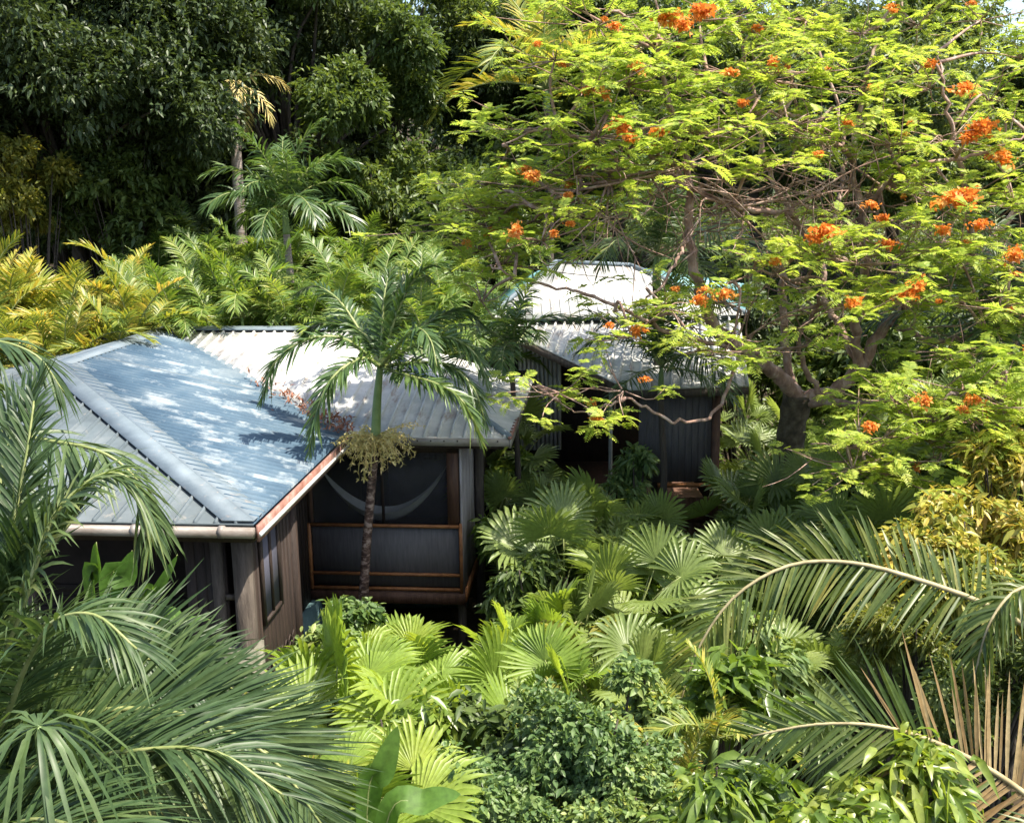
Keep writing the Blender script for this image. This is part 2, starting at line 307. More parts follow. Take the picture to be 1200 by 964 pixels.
def sph(rng, n, zmin=-.4):
    z = rng.uniform(zmin, 1, n); a = rng.uniform(0, 2*PI, n); r = np.sqrt(1-z*z)
    return np.stack([r*np.cos(a), r*np.sin(a), z], 1)
def lobecrown(mb, lobes, rng, ncl, **kw):
    lobes = np.array(lobes, float); w = lobes[:, 3]**2; w /= w.sum()
    idx = rng.choice(len(lobes), ncl, p=w); d = sph(rng, ncl, -.75)
    # twig sprays: snap directions to a limited set so that clumps with gaps appear
    nd = max(6, ncl//45); D0 = sph(rng, nd, -.7)
    jj = rng.integers(0, nd, ncl); d = norm(D0[jj]+rng.normal(0, .24, (ncl, 3)))
    r = lobes[idx, 3]*(.5+.5*rng.random(ncl)**.7+.22*np.sin(jj*3.1))
    P = lobes[idx, :3]+d*r[:, None]*np.array([1, 1, .8])
    q = P*2.1/np.maximum(.5, lobes[:, 3].mean()); w_ = lobes[:, 3].mean()*.33
    P = P+w_*np.stack([np.sin(q[:, 1]*1.7+q[:, 2]*1.3), np.sin(q[:, 2]*1.9+q[:, 0]), np.sin(q[:, 0]*1.5+q[:, 1]*1.1)], 1)+rng.normal(0, .07, P.shape)*lobes[idx, 3:4]
    clusters(mb, P, d, rng, **kw)

def gz(x, y):
    "height of the ground"
    h = .28*np.maximum(0, y-25)
    return np.minimum(h, 14)+.25*np.sin(x*.35+1)*np.cos(y*.3)*.6-.35*np.exp(-((y-4)/5)**2)

# ------------------------------------------------------------------ ground
xs = np.r_[np.linspace(-900, -60, 12), np.linspace(-50, 50, 70), np.linspace(60, 900, 12)]
ys = np.r_[np.linspace(-300, -20, 8), np.linspace(-10, 80, 80), np.linspace(95, 1200, 14)]
X, Y = np.meshgrid(xs, ys); Z = gz(X, Y)+R.normal(0, .03, X.shape)
mb = MB(); nx = len(xs); i = np.arange(len(ys)-1)[:, None]*nx+np.arange(nx-1)[None]
mb.add(np.stack([X, Y, Z], -1).reshape(-1, 3), [np.stack([i, i+1, i+1+nx, i+nx], -1).reshape(-1, 4)])
tag(mb.build('ground', M['soil'], smooth=True), kind='structure')
rng = np.random.default_rng(3)
n = 60000; px = rng.uniform(-26, 32, n); py = rng.uniform(4, 50, n)
keep = ~((px > -12.5) & (px < -.2) & (py > 11) & (py < 22)); px, py = px[keep], py[keep]
P = np.stack([px, py, gz(px, py)+rng.random(len(px))**2*.75], 1)
mb = MB(); clusters(mb, P, np.tile([0, 0, 1.0], (len(P), 1)), rng, k=5, size=.2, asp=.4)
tag(mb.build('ground_cover', M['mid_leaf']), 'dark green leafy ground cover under the palms and around the houses', 'ground cover', kind='stuff')

# ------------------------------------------------------------------ house 1
YAW = .091; E = HC-3.616
H1 = empty('stilt_house', (-2.879, 11.0, 0), -YAW, 'dark timber house with blue-grey sheet metal hip roof and screened porch behind the tall palm', 'house')
w, s, Lr, vf, Rw, ue = 4.685, .214, 3.992, 4.129, -.857, 2.471
RZ = E+s*w
def panel(mb, poly, ribdir, spacing, rw, rh, th=.03, off=0, mi=0):
    "sheet polygon with real ribs running along ribdir, clipped to the polygon"
    P = np.asarray(poly, float); nn = norm(np.cross(P[1]-P[0], P[2]-P[0])); nn = nn if nn[2] > 0 else -nn
    mb.prism(P-nn*th, nn*th, mi)
    d = np.asarray(ribdir, float); d = norm(d-nn*(d@nn)); c = np.cross(nn, d); O = P[0]
    x = (P-O)@c; y = (P-O)@d
    k = np.arange(math.floor(x.min()/spacing)*spacing+off, x.max(), spacing)
    for q in k:
        ts = []
        for xx in (q-rw/2, q+rw/2):
            hit = []
            for i in range(len(P)):
                j = (i+1) % len(P)
                if (x[i]-xx)*(x[j]-xx) < 0: u = (xx-x[i])/(x[j]-x[i]); hit.append(y[i]+u*(y[j]-y[i]))
            if len(hit) >= 2: ts.append((min(hit), max(hit)))
        if len(ts) < 2: continue
        a = max(ts[0][0], ts[1][0]); b = min(ts[0][1], ts[1][1])
        if b-a < .05: continue
        f = lambda xx, yy, h: O+c*xx+d*yy+nn*h
        V = [f(q-rw/2, a, .001), f(q-rw*.22, a, rh), f(q+rw*.22, a, rh), f(q+rw/2, a, .001), f(q-rw/2, b, .001), f(q-rw*.22, b, rh), f(q+rw*.22, b, rh), f(q+rw/2, b, .001)]
        mb.add(V, [[(0, 1, 5, 4), (1, 2, 6, 5), (2, 3, 7, 6), (0, 3, 2, 1), (4, 5, 6, 7)]], mi)
def strip(mb, a, b, wid, nrm, h=.012, th=.02, mi=0):
    a, b, nrm = map(lambda q: np.asarray(q, float), (a, b, nrm)); nrm = norm(nrm); c = norm(np.cross(b-a, nrm))*wid/2
    mb.prism([a-c+nrm*h, b-c+nrm*h, b+c+nrm*h, a+c+nrm*h], nrm*th, mi)
A = np.array([-w, w, RZ]); Bp = np.array([-w, w+Lr, RZ]); C0 = np.array([0, 0, E]); Vb = np.array([0, vf, E])
CL = np.array([-2*w, 0, E]); Rr_ = np.array([Rw, w+Lr, RZ]); WF = np.array([ue, vf, E]); K = np.array([ue+.05, w+Lr-.1, E+.02]); K2 = np.array([Rw, w+Lr+3.4, E]); BL = np.array([-2*w, w+Lr+3.4, E])
mb = MB()
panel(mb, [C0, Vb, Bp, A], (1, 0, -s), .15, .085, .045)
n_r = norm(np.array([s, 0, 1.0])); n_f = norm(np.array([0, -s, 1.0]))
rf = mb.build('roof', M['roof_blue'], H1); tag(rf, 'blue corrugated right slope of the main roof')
mb = MB(); panel(mb, [CL, C0, A], (0, -1, -s), .235, .05, .035)
panel(mb, [CL, A, Bp, BL], (-1, 0, -s), .235, .05, .03)
tag(mb.build('roof', M['roof_grey'], H1), 'grey standing seam slope facing the camera')
mb = MB()
panel(mb, [Vb, WF, Rr_, Bp], (0, -1, -s), .2, .055, .038)
panel(mb, [WF, K, Rr_], (1, 0, -.3), .2, .05, .022)
panel(mb, [Rr_, K, K2], (0, 1, -.3), .3, .04, .02); panel(mb, [Bp, Rr_, K2, BL], (0, 1, -.3), .3, .04, .02)
tag(mb.build('roof', M['roof_white'], H1), 'white sheet roof of the porch wing')
mb = MB()
d = norm(C0-A); nf = norm(n_r+n_f)
cr = norm(np.cross(d, n_r))
# hip cap, two leaves following both slopes
for nn_, sg in ((n_r, 1), (n_f, -1)):
    c = norm(np.cross(d, nn_)); c = c if (c@np.array([1.0, 1, 0]))*sg > 0 else -c
    wd_ = .26
    a0_, b0_ = A+nf*.028, C0+nf*.028
    mb.prism([a0_, b0_, b0_-d*.25+c*wd_, a0_+c*wd_], nn_*.016)
# ridge cap
for sx, nn_ in ((1, n_r), (-1, norm(np.array([-s, 0, 1.0])))):
    a0_, b0_ = A+np.array([0, 0, .03]), Bp+np.array([0, .3, .03])
    c = np.array([sx*.24, 0, -s*.24]); mb.prism([a0_, b0_, b0_+c, a0_+c], nn_*.018)
a0_, b0_ = Bp+np.array([0, 0, .04]), Rr_+np.array([.1, 0, .04])
for sy in (1, -1):
    c = np.array([0, sy*.2, -s*.2]); mb.prism([a0_, b0_, b0_+c, a0_+c], [0, 0, .018])
# right hip of the wing
dd = norm(WF-Rr_); mb.tube(np.array([Rr_+[0, 0, .02], WF+[0, 0, .02]]), .05, 6)
# overlap flashing on the blue slope
v0 = 5.45; strip(mb, (-4.4, v0, E+s*4.4), (-(v0-vf), v0, E+s*(v0-vf)), .09, n_r, .03, .012)
mb.build('ridge_cap', M['flash'], H1)
# valley
mb = MB(); strip(mb, Bp, Vb, .2, (s, -s, 1), .012, .01); mb.build('valley_flashing', M['flash'], H1)
# gutter + fascias
mb = MB(); mb.tube([(-2*w, -.06, E-.075), (.02, -.06, E-.085)], .062, 10)
for x in (-.35, -1.35, -2.6, -4.2): mb.tube([(x-.03, -.06, E-.078), (x+.03, -.06, E-.078)], .072, 10)
mb.build('gutter', M['gutter'], H1, smooth=False)
mb = MB()
mb.prism([(.03, -.02, E-.2), (.03, vf, E-.2), (.03, vf, E-.01), (.03, -.02, E-.01)], (.03, 0, 0))
mb.build('fascia', M['rust'], H1)
mb = MB(); mb.box(.062, .085, -.02, vf-.02, E-.14, E-.095); tag(mb.build('fascia_trim', M['cloth'], H1), 'pale line along the right eave')
mb = MB(); mb.box(.02, ue-.01, vf-.02, vf+.015, E-.13, E-.015); mb.box(ue-.012, ue+.02, vf, K[1], E-.16, E-.0)
mb.build('fascia', M['gutter'], H1)
mb = MB()
for x in np.arange(.1, ue, .2): mb.tube([(x, vf-.022, E-.05), (x, vf-.034, E-.05)], .012, 6)
mb.build('roof_screws', M['wood_dark'], H1)
mb = MB(); mb.box(ue-.02, ue+.035, vf-.03, vf+1.3, E-.02, E+.02); tag(mb.build('eave_edge', M['rust'], H1), 'rusty red right edge of the porch roof')
# soffit
mb = MB(); mb.box(-2*w+.1, -.02, .03, vf+.1, E-.2, E-.17); mb.box(-2*w+.1, ue-.1, vf+.1, 12, E-.2, E-.17); mb.build('soffit', M['wood_dark'], H1)
def boards(mb, x0, x1, z0, z1, fn, bw=.14, gap=.008, th=.03, rng=R):
    "vertical boards; fn(a, t, z) gives a point for along/thickness"
    k = max(1, int(round((x1-x0)/bw))); e = np.linspace(x0, x1, k+1)
    for i in range(k):
        t = th*(1+.25*rng.random()); a, b = e[i]+gap/2, e[i+1]-gap/2
        mb.prism([fn(a, 0, z0), fn(b, 0, z0), fn(b, 0, z1), fn(a, 0, z1)], np.array(fn(a, t, z0))-np.array(fn(a, 0, z0)))
BT = E-.2   # top of walls
wu = -.22; wv = .32
# right wall of main block: dark boards with diagonal sheathing below
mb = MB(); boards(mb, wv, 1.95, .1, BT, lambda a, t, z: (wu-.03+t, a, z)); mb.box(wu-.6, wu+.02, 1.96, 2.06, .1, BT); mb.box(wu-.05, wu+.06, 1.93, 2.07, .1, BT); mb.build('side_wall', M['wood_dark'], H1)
mb = MB()
for i, z in enumerate(np.arange(.15, 1.75, .1)):
    for a in np.arange(wv+.05, 1.75, .16):
        mb.prism([(wu+.008, a, z), (wu+.008, a+.12, z+.085), (wu+.008, a+.15, z+.085), (wu+.008, a+.03, z)], (.02, 0, 0))
mb.build('shingles', M['wood_dark'], H1)
# window on right wall
wn = empty('window', (0, 0, 0)); wn.parent = H1
bpy.data.objects.remove(wn)
mb = MB(); y0, y1, z0, z1 = .72, 1.3, E-1.45, E-.35
for a, b, c_, d_ in ((y0-.06, y0, z0-.06, z1+.06), (y1, y1+.06, z0-.06, z1+.06), (y0, y1, z0-.06, z0), (y0, y1, z1, z1+.06), ((y0+y1)/2-.02, (y0+y1)/2+.02, z0, z1)):
    mb.box(wu+.012, wu+.05, a, b, c_, d_)
win = mb.build('window', M['wood_dark'], H1)
mb = MB(); mb.box(wu+.006, wu+.022, y0, y1, z0, z1); tag(mb.build('curtain', M['curtain'], win), 'lilac curtain behind the side window')
# front: deep veranda opening, corner column, posts
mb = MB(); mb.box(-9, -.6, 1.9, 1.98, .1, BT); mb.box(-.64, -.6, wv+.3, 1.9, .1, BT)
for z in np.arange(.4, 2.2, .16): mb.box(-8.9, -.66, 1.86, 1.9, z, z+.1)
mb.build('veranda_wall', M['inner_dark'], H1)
mb = MB(); boards(mb, -1.0, -.5, .1, BT-.1, lambda a, t, z: (a, wv+.1-t, z), .12); mb.build('front_wall', M['wood_dark'], H1)
mb = MB()
mb.box(-.38, -.2, wv-.06, wv+.14, .1, BT); mb.build('post', M['wood_old'], H1)
for x_ in (-.66, -3.0, -6.0):
    mb = MB(); mb.box(x_, x_+.13, wv, wv+.13, .1, BT); mb.build('post', M['wood_old'], H1)
mb = MB(); mb.box(-.54, -.38, wv+.02, wv+.08, E-1.05, E-.99); mb.box(-.54, -.38, wv+.02, wv+.08, E-.3, E-.2)
mb.build('brace', M['wood_old'], H1)
mb = MB(); mb.box(-9.2, -.1, wv-.1, wv+.1, E-.3, E-.2); mb.build('beam', M['wood_dark'], H1)
mb = MB(); mb.box(-.62, -.16, wv-.14, wv+.2, 0, E-1.62); mb.build('stone_plinth', M['stone'], H1)
mb = MB(); mb.box(-9.2, -.7, wv, wv+1.6, .6, .72); mb.build('veranda_floor', M['wood_old'], H1)
# porch
pu0, pu1, pv = -.757, 1.65, 4.579
zt, zb = E-1.531, E-2.572; zm = E-2.33
mb = MB(); boards(mb, 2.06, pv+.05, 1.0, BT, lambda a, t, z: (pu0-.05+t, a, z)); 
mb.box(pu0-.03, pu0+.03, pv, 8.3, zb-.08, BT); mb.build('porch_wall', M['wood_dark'], H1)
mb = MB(); boards(mb, pv-.02, pv+1.55, zb-.12, BT, lambda a, t, z: (pu1+.0+t, a, z), .13); tag(mb.build('porch_wall', M['wood_grey'], H1), 'pale grey boards on the right side of the porch')
mb = MB(); mb.box(pu1, pu1+.045, pv+1.55, 8.3, zb-.12, BT); mb.build('porch_wall', M['wood_dark'], H1)
mb = MB(); mb.box(pu1+.05, pu1+.075, pv-.03, pv+1.55, zb-.2, zb+.02); mb.box(pu1-.02, pu1+.02, pv-.04, pv-.01, zb-.1, zt+.05); tag(mb.build('porch_trim', M['wood_orange'], H1), 'orange trim board at the foot of the side wall')
mb = MB(); mb.box(pu0, pu1, 8.2, 8.3, zb, BT); 
mb.build('back_wall', M['inner'], H1)
mb = MB()
for z in np.arange(E-1.35, E-.5, .11): mb.prism([(.5, 8.12, z), (1.5, 8.12, z), (1.5, 8.17, z+.08), (.5, 8.17, z+.08)], (0, .01, .005))
mb.box(.46, 1.54, 8.14, 8.19, E-1.42, E-1.36); mb.box(.46, 1.54, 8.14, 8.19, E-.5, E-.44)
mb.build('louvre_window', M['wood_grey'], H1)
mb = MB(); mb.box(pu0, pu1+.02, pv-.02, 8.3, zb-.1, zb-.03); mb.box(pu0-.03, pu1+.05, pv-.05, pv+.06, zb-.24, zb-.06); mb.build('porch_floor', M['wood_brown'], H1)
mb = MB(); mb.box(pu0+.04, pu1-.04, pv+.01, pv+.03, zb+.03, zt-.03)
mb.build('rail_panel', M['panel'], H1)
mb = MB()
for z in (zt, zm, zb): mb.box(pu0, pu1, pv-.045, pv+.0, z-.022, z+.022)
for x in (pu0, pu1): mb.box(x-.025, x+.025, pv-.05, pv+.002, zb-.022, zt+.022)
mb.build('rail', M['wood_orange'], H1)
mb = MB(); mb.box(pu1-.2, pu1-.02, pv-.0, pv+.12, zt+.03, BT); mb.build('post', M['wood_brown'], H1)
mb = MB(); mb.box(pu0-.05, pu0+.06, pv, pv+.1, zt+.03, BT); mb.build('post', M['wood_brown'], H1)
mb = MB(); mb.box(.41, .45, pv+.02, pv+.06, zt+.03, BT); mb.box(pu0, pu1, pv+.0, pv+.08, BT-.16, BT); mb.build('screen_frame', M['wood_dark'], H1)
mb = MB(); mb.box(pu0+.06, pu1-.2, pv+.035, pv+.038, zt+.02, BT-.1); tag(mb.build('insect_screen', M['screen'], H1), 'dark insect screen over the porch opening')
for q, (x, y) in enumerate(((pu1+.12, pv+1.45), (pu0+.1, pv+.15), (pu1-.05, pv+.3))):
    mb = MB(); mb.tube([(x, y, -.3), (x, y, zb-.1 if q else E-.25)], .08 if q == 0 else .07, 8); mb.build('stilt', M['wood_old'], H1, smooth=True)
mb = MB(); mb.box(pu0-.1, pu0+.12, 2.1, 6.6, 0, 1.0); mb.box(pu0, pu1-.2, 6.6, 6.8, 0, 1.1); mb.build('foundation', M['teal_block'], H1)
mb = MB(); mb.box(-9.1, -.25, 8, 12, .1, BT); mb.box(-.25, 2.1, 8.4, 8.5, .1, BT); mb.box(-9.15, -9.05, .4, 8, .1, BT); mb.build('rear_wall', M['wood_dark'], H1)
def loc2w(p):
    c, s_ = math.cos(-YAW), math.sin(-YAW); return np.array([-2.879+c*p[0]-s_*p[1], 11+s_*p[0]+c*p[1], p[2]])
# hammock (hangs in the porch: a thing of its own)
mb = MB(); a, b = np.array([-.62, 4.95, E-.75]), np.array([1.42, 4.95, E-.62])
t = np.linspace(0, 1, 25); rows = []
for q in np.linspace(-1, 1, 9):
    p = a+(b-a)*t[:, None]; sag = .9*(1-(2*t-1)**2)**.9; wdt = .2*np.sin(PI*t)**.6
    p[:, 2] -= sag-.18*abs(q)*wdt/.2*1.0; p[:, 1] += q*wdt; rows.append(p)
V = np.array(rows); m_, n_ = V.shape[:2]; i = np.arange(m_-1)[:, None]*n_+np.arange(n_-1)[None]
mb.add(V.reshape(-1, 3), [np.stack([i, i+1, i+1+n_, i+n_], -1).reshape(-1, 4)])
hm = mb.build('hammock', M['cloth'], loc=(-2.879, 11, 0), smooth=True); hm.rotation_euler = (0, 0, -YAW)
tag(hm, 'off-white cloth hammock slung behind the insect screen of the porch', 'hammock')
# leaf litter on the valley of the roof
rng = np.random.default_rng(11)
q = rng.random(200)**.25; base = Bp[None]*(1-(.3+.7*q))[:, None]+Vb[None]*(.3+.7*q)[:, None]
base = base+rng.normal(0, 1, (200, 3))*np.array([.13, .13, 0])*(.3+q[:, None])+np.array([0, 0, .05]); base[:, 2] += np.abs(rng.normal(0, .03, 200))+.03
mb = MB(); clusters(mb, np.array([loc2w(p) for p in base]), np.tile([0, 0, .4], (200, 1)), rng, k=2, size=.1, asp=.3, droop=.1)
tag(mb.build('fallen_leaves', M['dead']), 'rust-red dead leaves lying in the roof valley beside the tall palm', 'dead leaves', kind='stuff')

# ------------------------------------------------------------------ house 2
H2 = empty('cabin', at(760, 600, 21)*np.array([1, 1, 0]), 0, 'smaller timber cabin with pale sheet roof behind the flame tree branches', 'house')
H2p = np.array(H2.location)
hp = lambda px, py, y: at(px, py, y)-H2p
mb = MB()
TL, TR = hp(578, 379, 22), hp(866, 374, 22)
FL, FR = hp(738, 456, 18), hp(878, 451, 18)
panel(mb, [TL, FL, FR, TR], FR-TR, .19, .055, .04)
tag(mb.build('roof', M['roof_white'], H2), 'pale lower porch roof of the cabin')
mb = MB()
ul, ur = hp(570, 374, 21.8), hp(874, 368, 21.8); rl, rr_ = hp(652, 308, 25), hp(738, 312, 25); bl, br = hp(588, 330, 28.5), hp(872, 330, 28.5)
panel(mb, [ul, ur, rr_, rl], (0, -1, -.4), .2, .055, .04)
tag(mb.build('roof', M['roof_white'], H2), 'bleached upper roof slope facing the camera')
mb = MB(); bl[2] = ul[2]; br[2] = ur[2]
panel(mb, [ul, rl, bl], (-1, 0, -.4), .2, .05, .02); panel(mb, [rl, rr_, br, bl], (0, 1, -.4), .3, .05, .02)
panel(mb, [ur, br, rr_], (1, 0, -.4), .2, .05, .02)
tag(mb.build('roof', M['roof_teal'], H2), 'teal left slope of the cabin roof')
mb = MB()
for a, b in ((rl, rr_), (ul, rl), (ur, rr_)): mb.tube([a+[0, 0, .03], b+[0, 0, .03]], .06, 6)
mb.tube([TL+[0, 0, .05], TR+[0, 0, .05]], .03, 6)
mb.build('ridge_cap', M['flash'], H2)
mb = MB()
for a, b in ((FL, FR), (TL, FL), (TR, FR)): mb.prism([a-[0, 0, .04], b-[0, 0, .04], b-[0, 0, .18], a-[0, 0, .18]], (0, .04, 0))
mb.build('fascia', M['wood_old'], H2)
z2 = FL[2]-.2
mb = MB()
mb.box(TL[0]+.25, TR[0]-.3, 22.2-H2p[1], 27.5-H2p[1], .4, ul[2]-.12); mb.build('wall', M['wood_dark'], H2)
a, b = hp(608, 470, 21.6), hp(655, 470, 21.6)
mb = MB(); top = TL[2]-.25; bot = hp(620, 527, 21.6)[2]
for x in np.arange(a[0], b[0], .09): mb.prism([(x, a[1], bot), (x+.045, a[1]-.03, bot), (x+.09, a[1], bot), (x+.045, a[1]+.02, bot)], (0, 0, top-bot))
tag(mb.build('corrugated_wall', M['corr'], H2), 'pale corrugated panel at the left end of the cabin')
mb = MB(); k0 = hp(716, 440, 20.2); mb.tube([(k0[0], k0[1], .2), (k0[0], k0[1], z2+.25)], .04, 8); tag(mb.build('post', M['corr'], H2), 'thin pale post')
mb = MB(); k1 = hp(841, 455, 18.25)
mb.box(k1[0]-.07, k1[0]+.07, k1[1], k1[1]+.14, .0, z2+.14); mb.build('post', M['wood_brown'], H2)
zr = hp(840, 568, 18.2)[2]; k2 = hp(806, 568, 18.3); k3 = hp(858, 568, 18.1)
mb = MB(); mb.box(hp(770, 568, 18.3)[0], k3[0], k1[1]-.06, k1[1]-.01, zr-.035, zr+.035); mb.build('rail', M['wood_orange'], H2)
mb = MB(); xa, xb = hp(748, 500, 18.4)[0], k1[0]-.08
mb.box(xa, xb, k1[1]+.05, k1[1]+.08, zr+.04, z2+.05); 
for x in np.arange(xa, xb, .12): mb.box(x, x+.012, k1[1]+.035, k1[1]+.05, zr+.04, z2+.05)
mb.build('porch_screen', M['panel'], H2)
mb = MB(); mb.box(xa-2.2, k1[0]+.02, k1[1]+.1, 22.2-H2p[1], zr-.75, zr-.6); mb.build('porch_floor', M['wood_brown'], H2)
mb = MB(); boards(mb, k1[0]-.7, k1[0]+.1, .1, zr-.3, lambda a, t, z: (a, k1[1]+.2-t, z), .13); mb.build('skirting', M['wood_brown'], H2)

# ------------------------------------------------------------------ palms
def place_frond(root, mb, mats, label=None, name='frond'):
    o = mb.build(name, mats, root)
    if label: tag(o, label)
    return o
def trunk(root, P, r, mat, k=10, rings=0, name='trunk'):
    mb = MB(); C = curve(P, 40 if rings else 14); n = len(C); rr = np.interp(np.linspace(0, 1, n), np.linspace(0, 1, len(r)), r)
    if rings: rr = rr*(1+.06*(np.arange(n) % 2))
    mb.tube(C, rr, k); return mb.build(name, mat, root, smooth=not rings)
def relcurve(base, pts): return np.array([at(*p) for p in pts])-base

# main arching palm
pb = at(424, 760, 14.6); pb[2] = gz(pb[0], pb[1])
PM = empty('christmas_palm', pb, 0, 'tall slender palm with arching dark fronds in front of the screened porch', 'palm tree')
trunk(PM, relcurve(pb, [(422, 800, 14.6), (428, 660, 14.6), (440, 515, 14.6)]), [.09, .068, .058], M['bark_speck'], 9, 1)
trunk(PM, relcurve(pb, [(440, 520, 14.6), (442, 470, 14.6), (446, 425, 14.6)]), [.075, .062, .045], M['shaft'], 10, name='crownshaft')
PC = at(446, 430, 14.6)-pb
rng = np.random.default_rng(5)
FR = [  # pixel way-points of each frond (x,y,depth)
    [(405, 398, 14.3), (360, 398, 14.0), (322, 425, 13.8), (306, 470, 13.7)],
    [(425, 420, 14.1), (392, 440, 13.7), (372, 480, 13.5), (362, 530, 13.4)],
    [(420, 385, 14.9), (395, 350, 15.2), (368, 335, 15.5), (345, 345, 15.7)],
    [(448, 385, 14.7), (450, 350, 14.8), (455, 325, 15), (462, 312, 15.2)],
    [(462, 375, 14.6), (480, 335, 14.6), (500, 312, 14.5), (525, 308, 14.4)],
    [(480, 395, 14.9), (515, 370, 15.2), (545, 365, 15.5), (570, 385, 15.7)],
    [(485, 405, 14.4), (525, 395, 14.2), (557, 415, 14.0), (572, 450, 13.9)],
    [(485, 425, 14.2), (525, 428, 14.0), (555, 455, 13.8), (570, 500, 13.7)],
    [(478, 440, 14.0), (512, 450, 13.7), (542, 470, 13.5), (566, 520, 13.4)],
    [(470, 400, 13.9), (490, 385, 13.3), (505, 400, 12.9), (512, 430, 12.7)],
    [(435, 400, 15.2), (415, 375, 15.9), (400, 372, 16.4), (392, 385, 16.7)],
    [(455, 380, 14.9), (468, 340, 15.2), (488, 320, 15.5), (505, 330, 15.8)],
    [(430, 395, 14.8), (400, 380, 15), (372, 378, 15.2), (352, 400, 15.3)]]
for k_, f_ in enumerate(FR):
    C = curve(np.vstack([[PC], relcurve(pb, f_)]), 22); mb = MB()
    frond(mb, C, .36, 104, rng, wd=.042, vang=.35 if k_ in (3, 4, 11) else .1, vjit=.45, ldroop=.32, a0=1.0, a1=.38, rr=.03, t0=.1, fold=.12)
    mb.build('frond', [M['palm'], M['rachis']], PM)
for k_ in range(3):
    mb = MB(); c0 = at(440+[-4, 4, 0][k_], 512, 14.55)-pb; az0 = [2.6, .5, -1.5][k_]
    for j in range(40):
        a = az0+rng.normal(0, 1.0); e_ = rng.uniform(-.9, .5); L_ = rng.uniform(.2, .68)
        C = c0+arc(e_, rng.uniform(.2, 1.5), L_, 7)@np.array([[math.cos(a), math.sin(a), 0], [-math.sin(a), math.cos(a), 0], [0, 0, 1]])
        mb.tube(C, [.008, .007, .007, .006, .006, .005, .004], 3)
        B = C[2:]+rng.normal(0, .01, (5, 3)); B = np.repeat(B, 4, 0)
        blades(mb, B, rng.normal(0, 1, (20, 3)), rng.normal(0, 1, (20, 3)), np.full(20, .06), np.full(20, .02), np.full(20, .3), 0, 2)
    tag(mb.build('flower_stalk', M['strand'], PM), 'tan-yellow flower strands hanging below the crownshaft')

def palm_lib(tagn, mat, L, specs, Lm, npair, wd, **kw):
    out = []
    for (e0, bend, cu) in specs:
        mb = MB(); rng = np.random.default_rng(int(abs(e0*100)+bend*10+len(out)))
        frond(mb, arc(e0, bend, L, 16, 1.4, cu), Lm, npair, rng, wd=wd, up=(0, 0, 1) if e0 < 1.4 else (-1, 0, .3), **kw)
        out.append(Lib(mb, 'frond', [M[mat], M[kw.pop('rm', 'rachis')] if False else M['rachis']]))
    return out
SP = [(1.45, .9, .1), (1.25, 1.5, -.2), (1.05, 1.7, .2), (.8, 1.8, -.1), (.5, 1.6, .15), (.15, 1.3, 0)]
LB = {
 'areca': palm_lib('areca', 'areca', 2.0, SP, .55, 44, .05, vang=.5, vjit=.12, ldroop=.25),
 'green': palm_lib('green', 'areca_green', 2.0, SP, .55, 44, .05, vang=.35, vjit=.2, ldroop=.3),
 'palm': palm_lib('palm', 'palm', 2.0, SP, .55, 54, .05, vang=.2, vjit=.35, ldroop=.4),
 'dark': palm_lib('dark', 'palm_fg', 2.4, SP, .7, 44, .045, vang=.15, vjit=.3, ldroop=.4),
}
def crown_of(root, lib, c, n, rng, s=1.0, emin=0, emax=6, name='frond', lean=None):
    ph = rng.random()*6
    for i in range(n):
        k = emin+int((i/n)*(emax-emin)) if n > 1 else emin
        o = inst(lib[min(k, len(lib)-1)], root, tuple(c), (rng.normal(0, .12), rng.normal(0, .12), ph+i*2.4+rng.normal(0, .15)), s*rng.uniform(.85, 1.12), name)
def single_palm(px, py_crown, y, height_px_base, s, n, lib, label, bark='bark_pale', tr=.09, shaft=True, group=None, lean=0, name='palm_tree'):
    c = at(px, py_crown, y); b = np.array([c[0]+lean, c[1], 0]); b[2] = gz(b[0], b[1])-.1
    root = empty(name, b, 0, label, 'palm tree', group)
    rel = c-b; trunk(root, [(0, 0, 0), rel*.5+np.array([.08, 0, 0]), rel-np.array([0, 0, .5 if shaft else 0])], [tr*1.3, tr, tr*.85], M[bark], 8, 1)
    if shaft: trunk(root, [rel-np.array([0, 0, .55]), rel-np.array([0, 0, .2]), rel], [tr*.95, tr*.8, tr*.5], M['shaft'], 8, name='crownshaft')
    crown_of(root, LB[lib], rel, n, np.random.default_rng(int(px+py_crown)), s)
    return root
single_palm(334, 245, 23.5, 0, 1.0, 18, 'palm', 'pale-stemmed palm with feathery round crown standing behind the main roof ridge', 'bark_pale', .09)
# clumping areca palms
def clump(px, py, y, s, n, lib, label, group, name='areca_palm', nstem=5):
    "py = pixel height of the crown centre"
    c = at(px, py, y); b = np.array([c[0], c[1], gz(c[0], c[1])-.1]); rng = np.random.default_rng(int(px*3+py+y*7))
    root = empty(name, b, rng.random()*6, label, 'palm', group)
    hgt = max(.3, c[2]-b[2]-.55*s)
    for k in range(nstem):
        a = k*2*PI/nstem+rng.normal(0, .3); r_ = .25*s+.3*rng.random()*s; tp = np.array([math.cos(a)*r_*1.6, math.sin(a)*r_*1.6, hgt*rng.uniform(.8, 1.05)])
        trunk(root, [(math.cos(a)*r_*.5, math.sin(a)*r_*.5, 0), tp*.6, tp], [.05, .04, .035], M['shaft'], 6, name='stem')
        crown_of(root, LB[lib], tp, max(4, int(n*1.4)//nstem), rng, s*.84)
    return root
